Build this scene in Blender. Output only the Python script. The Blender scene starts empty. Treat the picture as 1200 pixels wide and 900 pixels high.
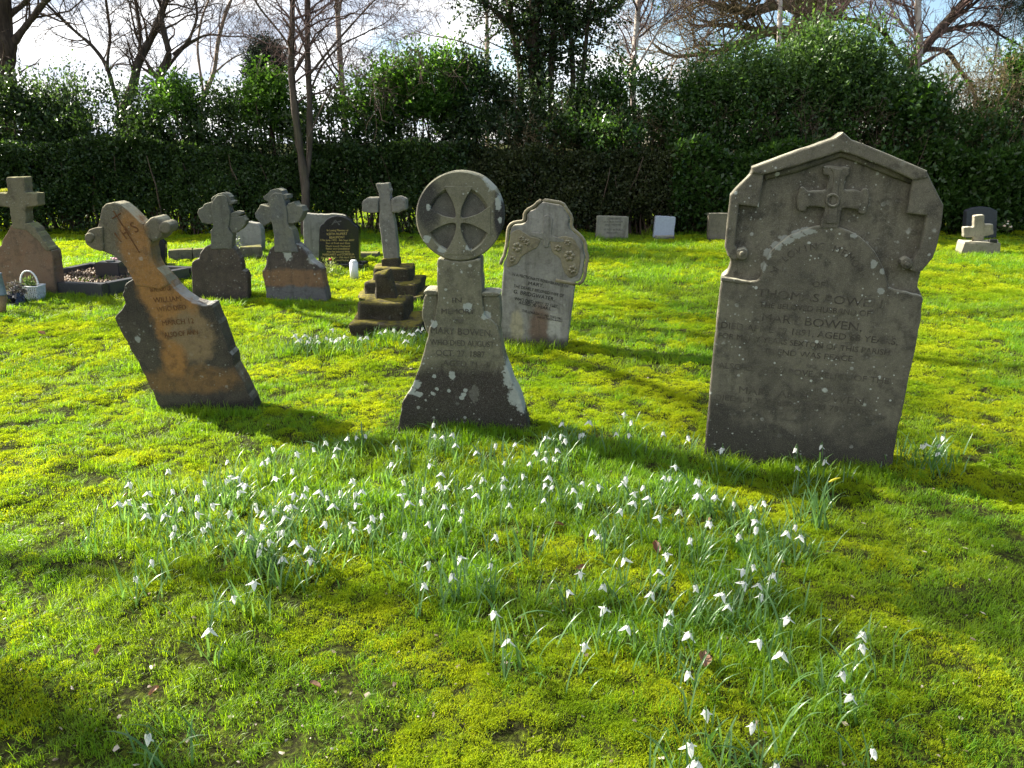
import bpy, bmesh, math, random
import numpy as np
from mathutils import Vector, Matrix
random.seed(7); RNG = np.random.default_rng(7)
R = math.radians
scene = bpy.context.scene
COL = scene.collection

# ------------------------------------------------------------------ camera
CAM_H, PITCH, FPX, W0, H0 = 1.5, R(17.2), 920.0, 1200.0, 900.0
cam_d = bpy.data.cameras.new('camera'); cam = bpy.data.objects.new('camera', cam_d); COL.objects.link(cam)
cam.location = (0, 0, CAM_H); cam.rotation_euler = (math.pi/2 - PITCH, 0, 0)
cam_d.sensor_width = 36; cam_d.lens = FPX/W0*36; cam_d.clip_start = 0.05; cam_d.clip_end = 2000
scene.camera = cam

# ------------------------------------------------------------------ light
SUN_AZ, SUN_EL = R(154), R(34)          # azimuth measured from +x towards +y: sun stands to the left, beyond the hedge
sun_vec = Vector((math.cos(SUN_AZ)*math.cos(SUN_EL), math.sin(SUN_AZ)*math.cos(SUN_EL), math.sin(SUN_EL)))
sd = bpy.data.lights.new('sun', 'SUN'); sd.energy = 5.0; sd.angle = R(0.5); sd.color = (1, .94, .82)
so = bpy.data.objects.new('sun', sd); COL.objects.link(so)
so.rotation_euler = (-sun_vec).to_track_quat('-Z', 'Y').to_euler(); so.location = (-20, 10, 20)
scene.view_settings.view_transform = 'Standard'; scene.view_settings.look = 'None'
scene.view_settings.exposure = 2.05; scene.view_settings.gamma = 1
scene.cycles.max_bounces = 6; scene.cycles.diffuse_bounces = 3; scene.cycles.transmission_bounces = 4
scene.cycles.transparent_max_bounces = 6; scene.cycles.use_denoising = True
world = bpy.data.worlds.new('World'); scene.world = world; world.use_nodes = True


class NT:
    """small helper for node graphs"""
    def __init__(s, tree): s.t = tree; s.n = tree.nodes; s.l = tree.links
    def add(s, typ, **kw):
        n = s.n.new(typ)
        for k, v in kw.items(): setattr(n, k, v)
        return n
    def link(s, a, b): s.l.new(a, b)
    def put(s, sock, v):
        if isinstance(v, bpy.types.NodeSocket): s.link(v, sock)
        elif v is not None:
            if hasattr(sock, 'default_value'):
                try: sock.default_value = v
                except Exception: sock.default_value = (*v, 1)
    def math(s, op, a, b=None, c=None, clamp=False):
        n = s.add('ShaderNodeMath', operation=op, use_clamp=clamp)
        s.put(n.inputs[0], a)
        if b is not None: s.put(n.inputs[1], b)
        if c is not None: s.put(n.inputs[2], c)
        return n.outputs[0]
    def mix(s, f, a, b, mode='MIX'):
        n = s.add('ShaderNodeMix', data_type='RGBA', blend_type=mode)
        s.put(n.inputs[0], f)
        s.put(n.inputs[6], a if isinstance(a, bpy.types.NodeSocket) else (*a, 1))
        s.put(n.inputs[7], b if isinstance(b, bpy.types.NodeSocket) else (*b, 1))
        return n.outputs[2]
    def ss(s, v, a, b):                                   # smoothstep a->b
        n = s.add('ShaderNodeMapRange', interpolation_type='SMOOTHSTEP')
        s.put(n.inputs[0], v); s.put(n.inputs[1], a); s.put(n.inputs[2], b); n.inputs[3].default_value = 0; n.inputs[4].default_value = 1
        return n.outputs[0]
    def mapping(s, v, scale=(1, 1, 1), loc=(0, 0, 0)):
        n = s.add('ShaderNodeMapping'); s.link(v, n.inputs[0]); n.inputs['Scale'].default_value = scale; n.inputs['Location'].default_value = loc
        return n.outputs[0]
    def noise(s, v, scale, detail=5, rough=.55, dist=0):
        n = s.add('ShaderNodeTexNoise'); s.put(n.inputs['Vector'], v)
        n.inputs['Scale'].default_value = scale; n.inputs['Detail'].default_value = detail
        n.inputs['Roughness'].default_value = rough; n.inputs['Distortion'].default_value = dist
        return n.outputs[0]
    def voro(s, v, scale, feature='F1', rnd=1):
        n = s.add('ShaderNodeTexVoronoi', feature=feature); s.put(n.inputs['Vector'], v); n.inputs['Scale'].default_value = scale
        n.inputs['Randomness'].default_value = rnd
        return n
    def bump(s, h, strength=.5, dist=.01):
        n = s.add('ShaderNodeBump'); s.put(n.inputs['Height'], h); n.inputs['Strength'].default_value = strength; n.inputs['Distance'].default_value = dist
        return n.outputs[0]


def sky_world():
    t = NT(world.node_tree); t.n.clear()
    out = t.add('ShaderNodeOutputWorld'); bg = t.add('ShaderNodeBackground')
    sky = t.add('ShaderNodeTexSky', sky_type='NISHITA'); sky.sun_disc = False
    sky.sun_elevation = SUN_EL; sky.sun_rotation = math.pi/2 - SUN_AZ; sky.dust_density = .25; sky.ozone_density = 3
    tc = t.add('ShaderNodeTexCoord'); v = tc.outputs['Generated']
    sx = t.add('ShaderNodeSeparateXYZ'); t.link(v, sx.inputs[0])
    zz = t.math('ADD', t.math('MAXIMUM', sx.outputs[2], 0.0), .22)
    cx = t.add('ShaderNodeCombineXYZ')
    t.link(t.math('DIVIDE', sx.outputs[0], zz), cx.inputs[0]); t.link(t.math('DIVIDE', sx.outputs[1], zz), cx.inputs[1])
    n = t.noise(t.mapping(cx.outputs[0], (1, 1, 1), (3.1, 1.7, 0)), 1.1, 9, .58, .3)
    m = t.math('SUBTRACT', n, t.math('MULTIPLY', sx.outputs[0], .36))       # a cloud bank towards the sun side
    f = t.ss(m, .38, .56)
    n2 = t.noise(t.mapping(cx.outputs[0], (1, 1, 1), (9, 4, 0)), 2.3, 6, .6)
    cl = t.mix(t.ss(n2, .35, .65), (4.2, 4.7, 5.6), (9.6, 9.6, 9.6))
    t.link(t.mix(f, sky.outputs[0], cl), bg.inputs[0]); bg.inputs[1].default_value = .050
    t.link(bg.outputs[0], out.inputs[0])
sky_world()

# ------------------------------------------------------------------ picture rays -> places in the world
cp, sp = math.cos(PITCH), math.sin(PITCH)
def ray(u, v):
    x = (u - 600)/FPX; yu = (450 - v)/FPX
    return np.array((x, cp + sp*yu, -sp + cp*yu))
def gp(u, v, z=0.0):
    d = ray(u, v); t = (z - CAM_H)/d[2]
    return Vector((d[0]*t, d[1]*t, z))
def gy(u, v, Y):
    d = ray(u, v); t = Y/d[1]
    return Vector((d[0]*t, Y, CAM_H + d[2]*t))
def pxsize(n, Y): return n/FPX*Y*1.0

# ------------------------------------------------------------------ numpy value noise
_T = RNG.random((256, 256))
def vnoise(x, y):
    x = np.asarray(x, float); y = np.asarray(y, float)
    xi = np.floor(x).astype(int); yi = np.floor(y).astype(int); fx = x-xi; fy = y-yi
    fx = fx*fx*(3-2*fx); fy = fy*fy*(3-2*fy)
    a = _T[xi & 255, yi & 255]; b = _T[(xi+1) & 255, yi & 255]; c = _T[xi & 255, (yi+1) & 255]; d = _T[(xi+1) & 255, (yi+1) & 255]
    return (a*(1-fx)+b*fx)*(1-fy) + (c*(1-fx)+d*fx)*fy
def fbm(x, y, o=4):
    s = 0; a = .5; n = 0
    for k in range(o): s = s + a*vnoise(x*2**k+17*k, y*2**k+31*k); n += a; a *= .5
    return s/n
def ground_z(x, y):
    fade = np.clip((np.hypot(x, y)-60)/60, 0, 1)
    return ((fbm(np.asarray(x)*.9+5, np.asarray(y)*.9+9, 3)-.5)*.07 + (fbm(np.asarray(x)*5+3, np.asarray(y)*5+1, 3)-.5)*.045 + (fbm(np.asarray(x)*13+3, np.asarray(y)*13+1, 2)-.5)*.028)*(1-fade)

# ------------------------------------------------------------------ object helpers
def tag(o, label=None, cat=None, group=None, kind=None):
    if label: o['label'] = label
    if cat: o['category'] = cat
    if group: o['group'] = group
    if kind: o['kind'] = kind
    return o
def thing(name, label, cat, loc=(0, 0, 0), rz=0, group=None):
    o = bpy.data.objects.new(name, None); COL.objects.link(o); o.empty_display_size = .1
    o.location = loc; o.rotation_euler = (0, 0, rz)
    return tag(o, label, cat, group)
def link(name, me, mat=None, parent=None, smooth=False):
    o = bpy.data.objects.new(name, me); COL.objects.link(o)
    if mat is not None and not me.materials: me.materials.append(mat)
    if parent is not None: o.parent = parent
    if smooth and len(me.polygons): me.polygons.foreach_set('use_smooth', [True]*len(me.polygons))
    return o
def bm_obj(name, bm, mat, parent=None, smooth=False):
    me = bpy.data.meshes.new(name); bm.to_mesh(me); bm.free()
    return link(name, me, mat, parent, smooth)

class MB:
    """collects numpy vertex / face blocks (quads and triangles)"""
    def __init__(s): s.v = []; s.q = []; s.t = []; s.n = 0; s.qa = []; s.ta = []
    def add(s, v, quads=None, tris=None, val=0.5):
        v = np.asarray(v, float).reshape(-1, 3)
        if quads is not None and len(quads):
            q = np.asarray(quads, int).reshape(-1, 4)+s.n; s.q.append(q)
            s.qa.append(np.broadcast_to(np.asarray(val, float), (len(q),)).copy())
        if tris is not None and len(tris):
            q = np.asarray(tris, int).reshape(-1, 3)+s.n; s.t.append(q)
            s.ta.append(np.broadcast_to(np.asarray(val, float), (len(q),)).copy())
        s.v.append(v); s.n += len(v)
    def mesh(s, name):
        me = bpy.data.meshes.new(name)
        v = np.concatenate(s.v) if s.v else np.zeros((0, 3))
        q = np.concatenate(s.q) if s.q else np.zeros((0, 4), int); t = np.concatenate(s.t) if s.t else np.zeros((0, 3), int)
        me.vertices.add(len(v)); me.vertices.foreach_set('co', v.ravel())
        me.loops.add(q.size+t.size); me.polygons.add(len(q)+len(t))
        me.loops.foreach_set('vertex_index', np.concatenate([q.ravel(), t.ravel()]).astype(np.int32))
        st = np.concatenate([np.arange(len(q))*4, q.size+np.arange(len(t))*3]).astype(np.int32)
        me.polygons.foreach_set('loop_start', st)
        a = me.attributes.new('tint', 'FLOAT', 'FACE')
        val = np.concatenate([*(s.qa or [np.zeros(0)]), *(s.ta or [np.zeros(0)])]) if (s.qa or s.ta) else np.zeros(0)
        a.data.foreach_set('value', val.astype(np.float32))
        me.update(calc_edges=True); me.validate()
        return me
    def build(s, name, mat, parent=None, smooth=False): return link(name, s.mesh(name), mat, parent, smooth)

def tube(mb, pts, rad, sides=6, val=.5, cap=False):
    p = np.asarray(pts, float); n = len(p); rad = np.broadcast_to(np.asarray(rad, float), (n,))
    d = np.gradient(p, axis=0); d /= np.linalg.norm(d, axis=1)[:, None]+1e-9
    ref = np.array((0, 0, 1.)) if abs(d[0, 2]) < .9 else np.array((1., 0, 0))
    a = np.cross(d, ref); a /= np.linalg.norm(a, axis=1)[:, None]+1e-9; b = np.cross(d, a)
    th = np.linspace(0, 2*math.pi, sides, endpoint=False)
    v = p[:, None] + rad[:, None, None]*(np.cos(th)[None, :, None]*a[:, None]+np.sin(th)[None, :, None]*b[:, None])
    i = np.arange(n-1)[:, None]*sides; j = np.arange(sides)[None]; k = (j+1) % sides
    q = np.stack([i+j, i+k, i+sides+k, i+sides+j], -1).reshape(-1, 4)
    t = None
    if cap:
        t = [(0, k+1, k) for k in range(1, sides-1)] + [((n-1)*sides, (n-1)*sides+k, (n-1)*sides+k+1) for k in range(1, sides-1)]
    mb.add(v.reshape(-1, 3), q, t, val)

# ------------------------------------------------------------------ materials
def new_mat(name):
    m = bpy.data.materials.new(name); m.use_nodes = True; t = NT(m.node_tree); t.n.clear()
    return m, t
def finish(t, shader):
    o = t.add('ShaderNodeOutputMaterial'); t.link(shader, o.inputs[0])
def principled(t, col, rough=.8, normal=None, spec=.3, metal=0):
    p = t.add('ShaderNodeBsdfPrincipled'); t.put(p.inputs['Base Color'], col if isinstance(col, bpy.types.NodeSocket) else (*col, 1))
    t.put(p.inputs['Roughness'], rough); p.inputs['Specular IOR Level'].default_value = spec; p.inputs['Metallic'].default_value = metal
    if normal is not None: t.link(normal, p.inputs['Normal'])
    return p.outputs[0]

def stone(name, c1, c2, dark=(.045, .04, .034), grime=.5, lichen=.5, base_h=.3, stains=(), top=(.36, .34, .24), top_amt=.5, bump=.5, seed=0, streak=.5, spots=()):
    m, t = new_mat(name)
    tc = t.add('ShaderNodeTexCoord'); v = t.mapping(tc.outputs['Object'], (1, 1, 1), (seed*3.1, seed*1.7, 0)); raw = tc.outputs['Object']
    xyz = t.add('ShaderNodeSeparateXYZ'); t.link(raw, xyz.inputs[0])
    c1 = tuple(x*.8 for x in c1); c2 = tuple(x*.88 for x in c2); dark = tuple(x*.75 for x in dark)
    big = t.noise(v, 4.5, 6, .6, .4); fine = t.noise(v, 60, 5, .65); mid = t.noise(v, 16, 5, .6)
    c = t.mix(t.ss(big, .35, .65), c1, c2)
    for (x, z, rx, rz, col, soft) in stains:
        dx = t.math('DIVIDE', t.math('SUBTRACT', xyz.outputs[0], x), rx); dz = t.math('DIVIDE', t.math('SUBTRACT', xyz.outputs[2], z), rz)
        d = t.math('SQRT', t.math('ADD', t.math('MULTIPLY', dx, dx), t.math('MULTIPLY', dz, dz)))
        d = t.math('ADD', d, t.math('MULTIPLY', t.math('SUBTRACT', t.noise(v, 11, 7, .65, .6), .5), 1.1))
        c = t.mix(t.ss(d, 1+soft, 1-soft), c, col)
    st = t.noise(t.mapping(v, (16, 16, 1.6)), 1, 5, .6)
    c = t.mix(t.math('MULTIPLY', t.ss(st, .5, .72), streak), c, dark)
    c = t.mix(t.math('MULTIPLY', t.ss(mid, .48, .68), grime), c, dark)
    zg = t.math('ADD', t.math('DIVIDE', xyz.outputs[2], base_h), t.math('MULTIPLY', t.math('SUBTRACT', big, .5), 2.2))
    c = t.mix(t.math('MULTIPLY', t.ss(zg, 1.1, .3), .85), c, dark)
    c = t.mix(t.math('MULTIPLY', t.ss(fine, .3, .75), .45), c, t.mix(.5, c, (0, 0, 0)))
    gate = t.ss(t.noise(v, 5.5, 4), .42, .6)
    lm = None
    for sc, rr in ((24, .30), (55, .33), (11, .2)):
        vo = t.voro(v, sc); col = t.add('ShaderNodeSeparateColor'); t.link(vo.outputs['Color'], col.inputs[0])
        r = t.math('MULTIPLY', t.math('SUBTRACT', col.outputs[0], .45), rr*1.6)
        dd = t.math('ADD', vo.outputs['Distance'], t.math('MULTIPLY', t.math('SUBTRACT', t.noise(v, sc*3, 3), .5), .25))
        s = t.math('MULTIPLY', t.ss(t.math('SUBTRACT', r, dd), -.02, .06), t.math('ADD', t.math('MULTIPLY', gate, .85), .1))
        lm = s if lm is None else t.math('MAXIMUM', lm, s)
    c = t.mix(t.math('MULTIPLY', lm, lichen), c, (.42, .43, .38))
    for (x, z, rx, rz, col, amt) in spots:                                   # lichen rosettes and patches that have their own outline
        dx = t.math('DIVIDE', t.math('SUBTRACT', xyz.outputs[0], x), rx); dz = t.math('DIVIDE', t.math('SUBTRACT', xyz.outputs[2], z), rz)
        d = t.math('SQRT', t.math('ADD', t.math('MULTIPLY', dx, dx), t.math('MULTIPLY', dz, dz)))
        d = t.math('ADD', d, t.math('ADD', t.math('MULTIPLY', t.math('SUBTRACT', t.noise(v, 26, 8, .75, .8), .5), 2.2), t.math('MULTIPLY', t.math('SUBTRACT', fine, .5), 1.2)))
        c = t.mix(t.math('MULTIPLY', t.ss(d, 1.15, .85), amt), c, t.mix(fine, col, tuple(x*.6 for x in col)))
    geo = t.add('ShaderNodeNewGeometry'); nz = t.add('ShaderNodeSeparateXYZ'); t.link(geo.outputs['True Normal'], nz.inputs[0])
    c = t.mix(t.math('MULTIPLY', t.math('MULTIPLY', t.ss(nz.outputs[2], .25, .75), t.ss(mid, .3, .6)), top_amt), c, top)
    h = t.math('ADD', t.math('ADD', t.math('MULTIPLY', fine, .5), t.math('MULTIPLY', mid, .8)), t.math('MULTIPLY', lm, .25))
    gr = t.noise(v, 230, 3, .75); h = t.math('ADD', h, t.math('MULTIPLY', gr, .5)); c = t.mix(t.math('MULTIPLY', t.ss(gr, .45, .7), .35), c, t.mix(.5, c, (.5, .47, .4)))
    finish(t, principled(t, c, .92, t.bump(h, bump, .012), .15))
    return m

def plain(name, c1, c2=None, rough=.7, scale=20, bump=.3, spec=.3, metal=0):
    m, t = new_mat(name); tc = t.add('ShaderNodeTexCoord'); v = tc.outputs['Object']
    n = t.noise(v, scale, 6, .6); c2 = c2 or tuple(x*.7 for x in c1)
    finish(t, principled(t, t.mix(t.ss(n, .3, .7), c1, c2), rough, t.bump(n, bump, .01), spec, metal))
    return m

def leafmat(name, c1, c2, trans=.4, tcol=None, rough=.45, spec=.35, wscale=0, c3=None):
    m, t = new_mat(name)
    a = t.add('ShaderNodeAttribute', attribute_name='tint')
    c = t.mix(a.outputs['Fac'], c1, c2)
    if wscale:
        g = t.add('ShaderNodeNewGeometry'); n = t.noise(g.outputs['Position'], wscale, 6, .62)
        c = t.mix(t.ss(n, .4, .62), c, c3)
    p = t.add('ShaderNodeBsdfPrincipled'); t.link(c, p.inputs['Base Color']); p.inputs['Roughness'].default_value = rough
    p.inputs['Specular IOR Level'].default_value = spec
    tr = t.add('ShaderNodeBsdfTranslucent')
    tint = t.mix(1, c, tcol or (1.5, 1.6, .7), 'MULTIPLY'); t.link(tint, tr.inputs[0])
    mx = t.add('ShaderNodeMixShader'); mx.inputs[0].default_value = trans
    t.link(p.outputs[0], mx.inputs[1]); t.link(tr.outputs[0], mx.inputs[2]); finish(t, mx.outputs[0])
    return m

def bark(name, c1, c2, moss=(.10, .12, .03), mossamt=.3, vert=9):
    m, t = new_mat(name); tc = t.add('ShaderNodeTexCoord'); v = tc.outputs['Object']
    n = t.noise(t.mapping(v, (vert*2, vert*2, vert*.35)), 1, 6, .65); n2 = t.noise(v, 2.2, 4)
    c = t.mix(t.ss(n, .35, .65), c1, c2); c = t.mix(t.math('MULTIPLY', t.ss(n2, .5, .65), mossamt), c, moss)
    finish(t, principled(t, c, .9, t.bump(n, .7, .03), .1))
    return m
M = {}

# ================================================================== THE SETTING
def make_ground():
    m, t = new_mat('lawn_soil'); g = t.add('ShaderNodeNewGeometry'); p = g.outputs['Position']
    n = t.noise(p, 1.4, 6, .6); f = t.noise(p, 45, 5, .7)
    c = t.mix(t.ss(n, .35, .65), (.075, .11, .012), (.11, .14, .014)); c = t.mix(t.ss(f, .42, .7), (.022, .022, .009), c)
    finish(t, principled(t, c, 1, t.bump(f, .8, .03), .05))
    def axis(lo, hi, fine_lo, fine_hi, step):
        a = list(np.arange(fine_lo, fine_hi+1e-6, step)); s = step; x = fine_hi
        while x < hi: s *= 1.25; x += s; a.append(min(x, hi))
        s = step; x = fine_lo; b = []
        while x > lo: s *= 1.25; x -= s; b.append(max(x, lo))
        return np.array(b[::-1]+a)
    xs = axis(-400, 400, -4, 4, .03); ys = axis(-200, 500, 1.0, 7, .03)
    X, Y = np.meshgrid(xs, ys); Z = ground_z(X, Y)
    v = np.stack([X, Y, Z], -1).reshape(-1, 3); nx, ny = len(xs), len(ys)
    i = np.arange(ny-1)[:, None]*nx; j = np.arange(nx-1)[None]
    q = np.stack([i+j, i+j+1, i+nx+j+1, i+nx+j], -1).reshape(-1, 4)
    mb = MB(); mb.add(v, q); o = mb.build('ground', m, None, True); tag(o, 'mossy churchyard lawn running back to the hedge', kind='structure')
make_ground()

# ================================================================== HEADSTONES
def resample(pts, res):
    out = []
    n = len(pts)
    for i in range(n):
        a = np.array(pts[i]); b = np.array(pts[(i+1) % n]); L = np.linalg.norm(b-a); k = max(1, int(math.ceil(L/res)))
        for j in range(k): out.append(a+(b-a)*j/k)
    return np.array(out)
def inset(p, d):
    a = np.roll(p, 1, 0); b = np.roll(p, -1, 0)
    e1 = p-a; e2 = b-p; e1 /= np.linalg.norm(e1, axis=1)[:, None]+1e-9; e2 /= np.linalg.norm(e2, axis=1)[:, None]+1e-9
    n1 = np.stack([-e1[:, 1], e1[:, 0]], 1); n2 = np.stack([-e2[:, 1], e2[:, 0]], 1)
    n = n1+n2; L = np.linalg.norm(n, axis=1)[:, None]; n /= L+1e-9
    c = np.clip((n*n1).sum(1), .55, 1)[:, None]
    return p + n*d/c
def smooth_closed(p, it=1):
    for _ in range(it): p = .5*p + .25*(np.roll(p, 1, 0)+np.roll(p, -1, 0))
    return p
def crosses(p):
    n = len(p); a = p; b = np.roll(p, -1, 0)
    f = lambda a, b, c: (b[..., 0]-a[..., 0])*(c[..., 1]-a[..., 1])-(b[..., 1]-a[..., 1])*(c[..., 0]-a[..., 0])
    A, B, C, D = a[:, None], b[:, None], a[None], b[None]
    return bool(((f(A, B, C)*f(A, B, D) < -1e-18) & (f(C, D, A)*f(C, D, B) < -1e-18)).any())
def slab(name, pts, y0, y1, bev, mat, parent, res=.025, jit=.0016, soft=1):
    p = np.array(pts, float)
    if np.sum(p[:, 0]*np.roll(p[:, 1], -1)-np.roll(p[:, 0], -1)*p[:, 1]) < 0: p = p[::-1]
    p = resample(p, res)
    if soft: p = smooth_closed(p, soft)
    nn = (fbm(p[:, 0]*22+3, p[:, 1]*22+8, 3)-.5)*jit*4; a = inset(p, 1.0)-p; p0 = p
    if jit > .001:
        for _ in range(int(len(p)*res/.3)):                          # knocked-off chips along the edge
            k = random.randrange(len(p)); w = random.randint(1, 2)
            for e in range(-w, w+1): nn[(k+e) % len(p)] += random.uniform(.3, 1)*(.005 if e == 0 else .003)
    for jf in (1, .4, 0):
        p = p0 + np.clip(a, -1.5, 1.5)*nn[:, None]*jf
        if not crosses(p): break
    bf = 1.0
    while bf > .02 and crosses(inset(p, bev*bf)): bf *= .6
    bz = bev; bev = bev*bf
    pi = inset(p, bev); n = len(p)
    ph = inset(p, bev*.3)
    rings = [(pi, y0), (ph, y0+bev*.3), (p, y0+bev), (p, y1-bev), (pi, y1)]
    v = [(a[0], y, a[1]) for r, y in rings for a in r]
    f = [tuple(range(n))]
    for k in range(len(rings)-1):
        for i in range(n): f.append((k*n+i, (k+1)*n+i, (k+1)*n+(i+1) % n, k*n+(i+1) % n))
    f.append(tuple(range(len(rings)*n-1, (len(rings)-1)*n-1, -1)))
    me = bpy.data.meshes.new(name); me.from_pydata(v, [], f); me.update()
    bm = bmesh.new(); bm.from_mesh(me); bmesh.ops.recalc_face_normals(bm, faces=bm.faces); bm.to_mesh(me); bm.free()
    return link(name, me, mat, parent)
def strip(name, pts, y, hw, depth, mat, parent):
    """rounded moulding that follows a line on the face"""
    b = MB(); tube(b, [(a, 0, c) for a, c in pts], hw, 8, cap=True); b.v[0][:, 1] = b.v[0][:, 1]*depth/hw+y
    return b.build(name, mat, parent, True)
def ring_slab(name, outer, inner, y0, y1, mat, parent, bev=.006):
    """closed band between two loops with the same number of points"""
    o = np.array(outer); i = np.array(inner); n = len(o); mo = (i-o)/(np.linalg.norm(i-o, axis=1)[:, None])*bev
    rings = [(o, y1), (o, y0+bev), (o+mo, y0), (i-mo, y0), (i, y0+bev), (i, y1)]
    v = [(a[0], y, a[1]) for r, y in rings for a in r]; f = []
    for k in range(5):
        for j in range(n): f.append((k*n+j, k*n+(j+1) % n, (k+1)*n+(j+1) % n, (k+1)*n+j))
    me = bpy.data.meshes.new(name); me.from_pydata(v, [], f); me.update()
    bm = bmesh.new(); bm.from_mesh(me); bmesh.ops.recalc_face_normals(bm, faces=bm.faces); bm.to_mesh(me); bm.free()
    return link(name, me, mat, parent)
class Frame:
    """upright plane of a monument's face: picture point -> its own (across, up) metres"""
    def __init__(s, u, v, yaw=0, P=None):
        s.P = P or gp(u, v); s.yaw = R(yaw); s.sd = np.array((math.cos(s.yaw), math.sin(s.yaw), 0)); s.n = np.array((math.sin(s.yaw), -math.cos(s.yaw), 0))
    def loc(s, u, v, yo=0.0):
        P0 = np.array(s.P) - s.n*yo; d = ray(u, v); c = np.array((0, 0, CAM_H))
        t = np.dot(P0-c, s.n)/np.dot(d, s.n); q = c+d*t-np.array(s.P)
        return (float(np.dot(q, s.sd)), float(q[2]))
    def poly(s, pts, yo=0.0, sink=0.0):
        r = [s.loc(u, v, yo) for u, v in pts]
        if sink: r = [(a, b-sink) if b < .13 else (a, b) for a, b in r]
        return r
    def thing(s, name, label, cat, group=None): return thing(name, label, cat, s.P, s.yaw, group)
TEXTS = []
def text(fr, parent, body, a, b, hpx, mat, yo=0.0, name='inscription', fit=True):
    """a line of lettering from picture point a to b (middle of the line), hpx = height of capitals"""
    pa = np.array(fr.loc(*a, yo)); pb = np.array(fr.loc(*b, yo)); c = (pa+pb)/2
    up = np.array(fr.loc((a[0]+b[0])/2, (a[1]+b[1])/2-hpx, yo))-c; h = abs(up[1])
    cu = bpy.data.curves.new(name, 'FONT'); cu.body = body; cu.size = h/.69; cu.align_x = 'CENTER'; cu.align_y = 'CENTER'; cu.extrude = .0008; cu.offset = 0
    cu.resolution_u = 3
    cu.materials.append(mat); o = bpy.data.objects.new(name, cu); COL.objects.link(o); o.parent = parent
    ang = math.atan2(pb[1]-pa[1], pb[0]-pa[0])
    o.location = (c[0], yo-.0012, c[1]); o.rotation_euler = (math.pi/2, -ang, 0)
    TEXTS.append((o, float(np.linalg.norm(pb-pa)) if fit else None))
    return o
def letters_on_arc(fr, parent, body, pts, hpx, mat, yo=0.0):
    """single letters along a picture polyline"""
    P = np.array(pts, float); seg = np.r_[0, np.cumsum(np.linalg.norm(np.diff(P, axis=0), axis=1))]
    for k, ch in enumerate(body):
        if ch == ' ': continue
        s = seg[-1]*(k+.5)/len(body); e = 2
        f = lambda q: (np.interp(q, seg, P[:, 0]), np.interp(q, seg, P[:, 1]))
        text(fr, parent, ch, f(s-e), f(s+e), hpx, mat, yo, 'letter', False)
def disc_poly(u, v, r, n=24, ry=None): return [(u+r*math.cos(2*math.pi*k/n), v+(ry or r)*math.sin(2*math.pi*k/n)) for k in range(n)]
def rough_block(name, parent, c, size, mat, amp=.02, cuts=5, rz=0, rough=9, taper=0, tilt=0, rnd=1, smooth=False):
    bm = bmesh.new(); bmesh.ops.create_cube(bm, size=1); bmesh.ops.subdivide_edges(bm, edges=bm.edges, cuts=cuts, use_grid_fill=True)
    for _ in range(rnd): bmesh.ops.smooth_vert(bm, verts=bm.verts, factor=.35, use_axis_x=True, use_axis_y=True, use_axis_z=True)
    for v in bm.verts:
        k = 1-taper*(v.co.z+.5); x, y, z = v.co.x*size[0]*k, v.co.y*size[1]*k, v.co.z*size[2]
        o = random.random()*0
        n1 = vnoise(x*rough+c[0]*7+z*5, y*rough+c[1]*5-z*4)-.5; n2 = vnoise(z*rough+y*3+40+c[0]*9, x*rough-y*3+7)-.5; n3 = vnoise(y*rough+90-x*2, z*rough+x*5+c[1])-.5
        v.co = Vector((x+n1*amp*2, y+n2*amp*2, z+n3*amp*2))
    rot = Matrix.Rotation(rz, 4, 'Z') @ Matrix.Rotation(tilt, 4, 'Y')
    bmesh.ops.transform(bm, matrix=Matrix.Translation(c) @ rot, verts=bm.verts)
    return bm_obj(name, bm, mat, parent, smooth)

LICH = (.46, .48, .43)
def letter_mat(name, c, worn, amt):
    m, t = new_mat(name); g = t.add('ShaderNodeNewGeometry'); n = t.noise(g.outputs['Position'], 22, 5, .65)
    finish(t, principled(t, t.mix(t.ss(n, .54-amt*.2, .68), c, worn), .9, None, .1)); return m
M['letter_worn'] = letter_mat('worn_lettering', (.058, .051, .041), (.12, .11, .085), .6)
M['letter_faint'] = letter_mat('faint_lettering', (.07, .062, .05), (.12, .11, .085), .6)
M['letter_lead'] = letter_mat('lead_lettering', (.018, .018, .018), (.16, .15, .14), .1)
M['letter_gold'] = letter_mat('gilt_lettering', (.42, .33, .12), (.30, .24, .09), .1)
M['letter_rust'] = letter_mat('rust_lettering', (.11, .05, .022), (.22, .12, .05), .4)
M['letter_pale'] = letter_mat('grey_lettering', (.08, .08, .08), (.2, .2, .19), .1)

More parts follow.
